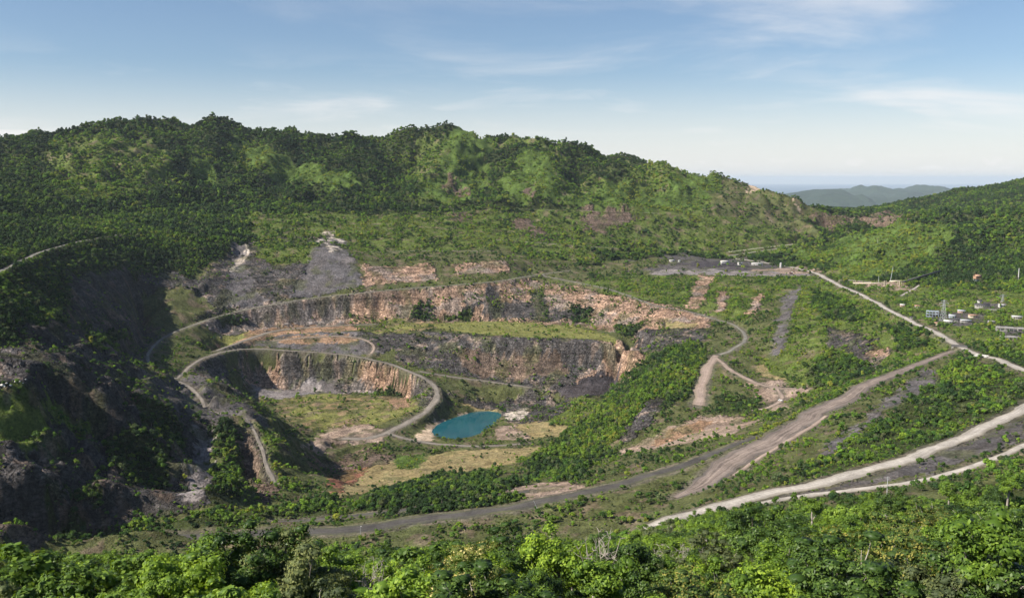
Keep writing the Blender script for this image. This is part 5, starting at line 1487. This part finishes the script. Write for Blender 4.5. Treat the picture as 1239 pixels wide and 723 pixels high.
# leaning mast and posts
def pole(name, u, v, h, r, lean, mat, label, cat="pole", arms=(), cap=False):
    e = root(name, u, v, 0, label, cat, "pylons and masts")
    t = (lean[0]*h, lean[1]*h, h); v_, f_ = tube([(0,0,-1),(t[0]*.5,t[1]*.5,h*.5),t],[r*1.3,r*1.1,r*.8],7); put("shaft", build("shaft",[(v_,f_,0,.5)],[mat]), e)
    for zf, L_ in arms:
        c = (t[0]*zf, t[1]*zf, h*zf); bars("crossarm", [((c[0]-L_,c[1],c[2]),(c[0]+L_,c[1],c[2]))], r*.6, mat, e)
    if cap: boxes("lamp_head", [(t[0]+.5,t[1],t[2],1.3,.5,.35)], WHITE, e)
    return e
pole("leaning_mast", 1077, 342, 36, .45, (.13, 0), STEEL, "thin leaning steel mast beside the conveyor portal", "mast")
pole("mast", 1063, 341, 14, .4, (0, 0), STEEL, "short grey mast beside the pale pipe bridge", "mast")
pole("mast", 1232, 340, 27, .9, (0, 0), WHITE, "thick white mast standing in forest on the eastern hill", "mast")
pole("utility_pole", 1073, 600, 15, .22, (0, 0), STEEL, "grey utility pole with crossarm below the pale rim road", "pole", ((.93, 1.6), (.84, 1.2)))
pole("lamp_post", 436, 648, 8.5, .16, (.03, 0), STEEL, "small lamp post standing at the edge of the dark track", "lamp post", (), True)
pole("leaning_post", 651, 617, 9.5, .22, (-.45, 0), STEEL, "bare post leaning over the dark track", "post")
pole("mast", 1062, 294, 16, .3, (0, 0), STEEL, "lone thin mast on the bright green flank of eastern hill", "mast")
# conveyor: pipe bridge, portals, dark gantry up the hill
def strut_to(name, a, b, w, hgt, mat, label, cat, legs=0):
    a, b = Vector(a), Vector(b); e = empty(name, a, 0, 1.0, label=label, category=cat, group="conveyor remains")
    d = b - a; L_ = d.length; u_ = d.normalized(); s_ = Vector((-u_.y, u_.x, 0)).normalized() * w/2; up = Vector((0,0,hgt))
    V = [(-s_), s_, s_ + up, -s_ + up, d - s_, d + s_, d + s_ + up, d - s_ + up]
    put("gallery", mesh_from("gallery", [tuple(x) for x in V], [(0,1,2,3),(7,6,5,4),(0,4,5,1),(1,5,6,2),(2,6,7,3),(3,7,4,0)], [mat]), e)
    for k in range(legs):
        q = d * ((k + .5) / legs); z = float(height(a.x + q.x, a.y + q.y)) - a.z
        bars("trestle_leg", [((q.x - s_.x*1.6, q.y - s_.y*1.6, z - 1), tuple(q - s_*.8)), ((q.x + s_.x*1.6, q.y + s_.y*1.6, z - 1), tuple(q + s_*.8))], .35, mat, e)
    return e
def lift(u, v, dz): 
    p_ = spot(u, v); return (p_[0], p_[1], p_[2] + dz)
strut_to("pipe_bridge", lift(1032, 345, 3.5), lift(1070, 346, 5.0), 2.2, 2.2, CREAM, "long cream pipe bridge on trestles beside the bare terrace", "pipe bridge", 5)
strut_to("conveyor_gallery", lift(1076, 345, 7.0), lift(1089, 345, 8.0), 3.5, 3.2, CREAM, "short cream conveyor gallery between two portals", "gallery", 2)
strut_to("conveyor_gantry", lift(1092, 346, 8.0), lift(1138, 333, 9.0), 4.0, 3.0, TARRED, "long dark conveyor gantry climbing into the forest", "gantry", 6)
for u_, lb in ((1071, "cream conveyor portal at the end of the pipe bridge"), (1089.5, "cream conveyor portal at foot of the dark gantry")):
    p_ = spot(u_, 346); e = empty("conveyor_portal", p_, 0.2, 1.0, label=lb, category="portal", group="conveyor remains")
    for s in (-2.6, 2.6): boxes("post", [(s,0,5,1.1,1.3,12)], CREAM, e)
    boxes("lintel", [(0,0,11.4,6.6,1.5,1.2)], CREAM, e)
# bridges where the roads meet
e = root("culvert_bridge", 1161, 420, -0.5, "dark culvert bridge where the haul ramp meets the crest road", "bridge", "road bridges")
boxes("deck", [(0,0,1.2,22,9,.8)], CONC, e); 
for s in (-1,1):
    r_ = boxes("parapet", [(0,s*4.6,2.1,22,.4,1.2)], TARRED, e)
boxes("abutment", [(-9,0,-.8,3,8.4,3.2)], CONC, e); boxes("abutment", [(9,0,-.8,3,8.4,3.2)], CONC, e)
e = root("concrete_bridge", 1187, 432, -0.7, "pale concrete bridge with low parapets on the rim road", "bridge", "road bridges")
boxes("deck", [(0,0,1.2,16,10,.8)], CONC, e)
for s in (-1,1): boxes("parapet", [(0,s*5.1,2.2,16,.5,1.4)], WHITE, e)
boxes("abutment", [(-7,0,-.8,2,9.4,3.2)], CONC, e); boxes("abutment", [(7,0,-.8,2,9.4,3.2)], CONC, e)
# vehicles
def pickup(u, v, rz, label, paint=PAINT_W, s=1.0):
    e = root("pickup_truck", u, v, rz, label, "truck", "vehicles in the pit"); e.location.z += .55; e.scale = (s, s, s)
    b = boxes("body", [(0,0,.75,5.0,1.8,.7),(-1.6,-.82,1.2,1.9,.1,.5),(-1.6,.82,1.2,1.9,.1,.5),(-2.45,0,1.2,.1,1.7,.5)], paint, e, bevel=.05)
    c = boxes("cab", [(.55,0,1.45,2.1,1.66,.8)], paint, e, bevel=.16)
    boxes("window", [(.55,-.84,1.52,1.7,.04,.5)], GLASS, c); boxes("window", [(.55,.84,1.52,1.7,.04,.5)], GLASS, c); boxes("windscreen", [(1.62,0,1.5,.05,1.4,.55)], GLASS, c)
    for x in (-1.55, 1.6):
        for y in (-.85, .85):
            v_, f_ = tube([(x,y-.14,.4),(x,y-.13,.4),(x,y+.13,.4),(x,y+.14,.4)],[.02,.4,.4,.02],12); put("wheel", build("wheel",[(v_,f_,0,.5)],[TYRE]), e)
    for y in (-.6, .6): boxes("headlight", [(2.5,y,.85,.06,.35,.2)], WHITE, e)
pickup(519, 251, 0.1, "white pickup parked on the bench track under the ridge", s=1.6)
pickup(944, 485.5, 2.6, "white pickup parked on reddish soil in the eastern basin", s=1.3)
pickup(868, 309.5, 0.2, "white pickup on the road behind the dark plateau", s=1.5)
# white boulders on the spoil heap
rsB = np.random.RandomState(3)
for i, (u_, v_, s_) in enumerate([(3,467,2.4),(8,465,1.5),(13,468,1.9),(19,464,1.6),(24,463,1.2),(6,471,1.2),(31,462,1.0),(28,466,0.9)]):
    V0, F0 = ico(2); d0 = V0 * (1 + .16 * noise2(V0[:, 0] * 1.7 + i * 9, V0[:, 1] * 1.7 + V0[:, 2], 3))[:, None] * np.array([1, .8, .62])
    V1 = np.round(d0 * 3.2) / 3.2 * .35 + d0 * .65
    p_ = spot(u_, v_); o = put("boulder", build("boulder", [(V1, F0, 0, .5)], [STONE_W]), None, (p_[0], p_[1], p_[2] + s_ * .25), label="white boulder lying on the charcoal spoil heap", category="boulder", group="white boulders on the spoil heap")
    o.scale = (s_, s_, s_); o.rotation_euler = (0, 0, rsB.rand() * 6)
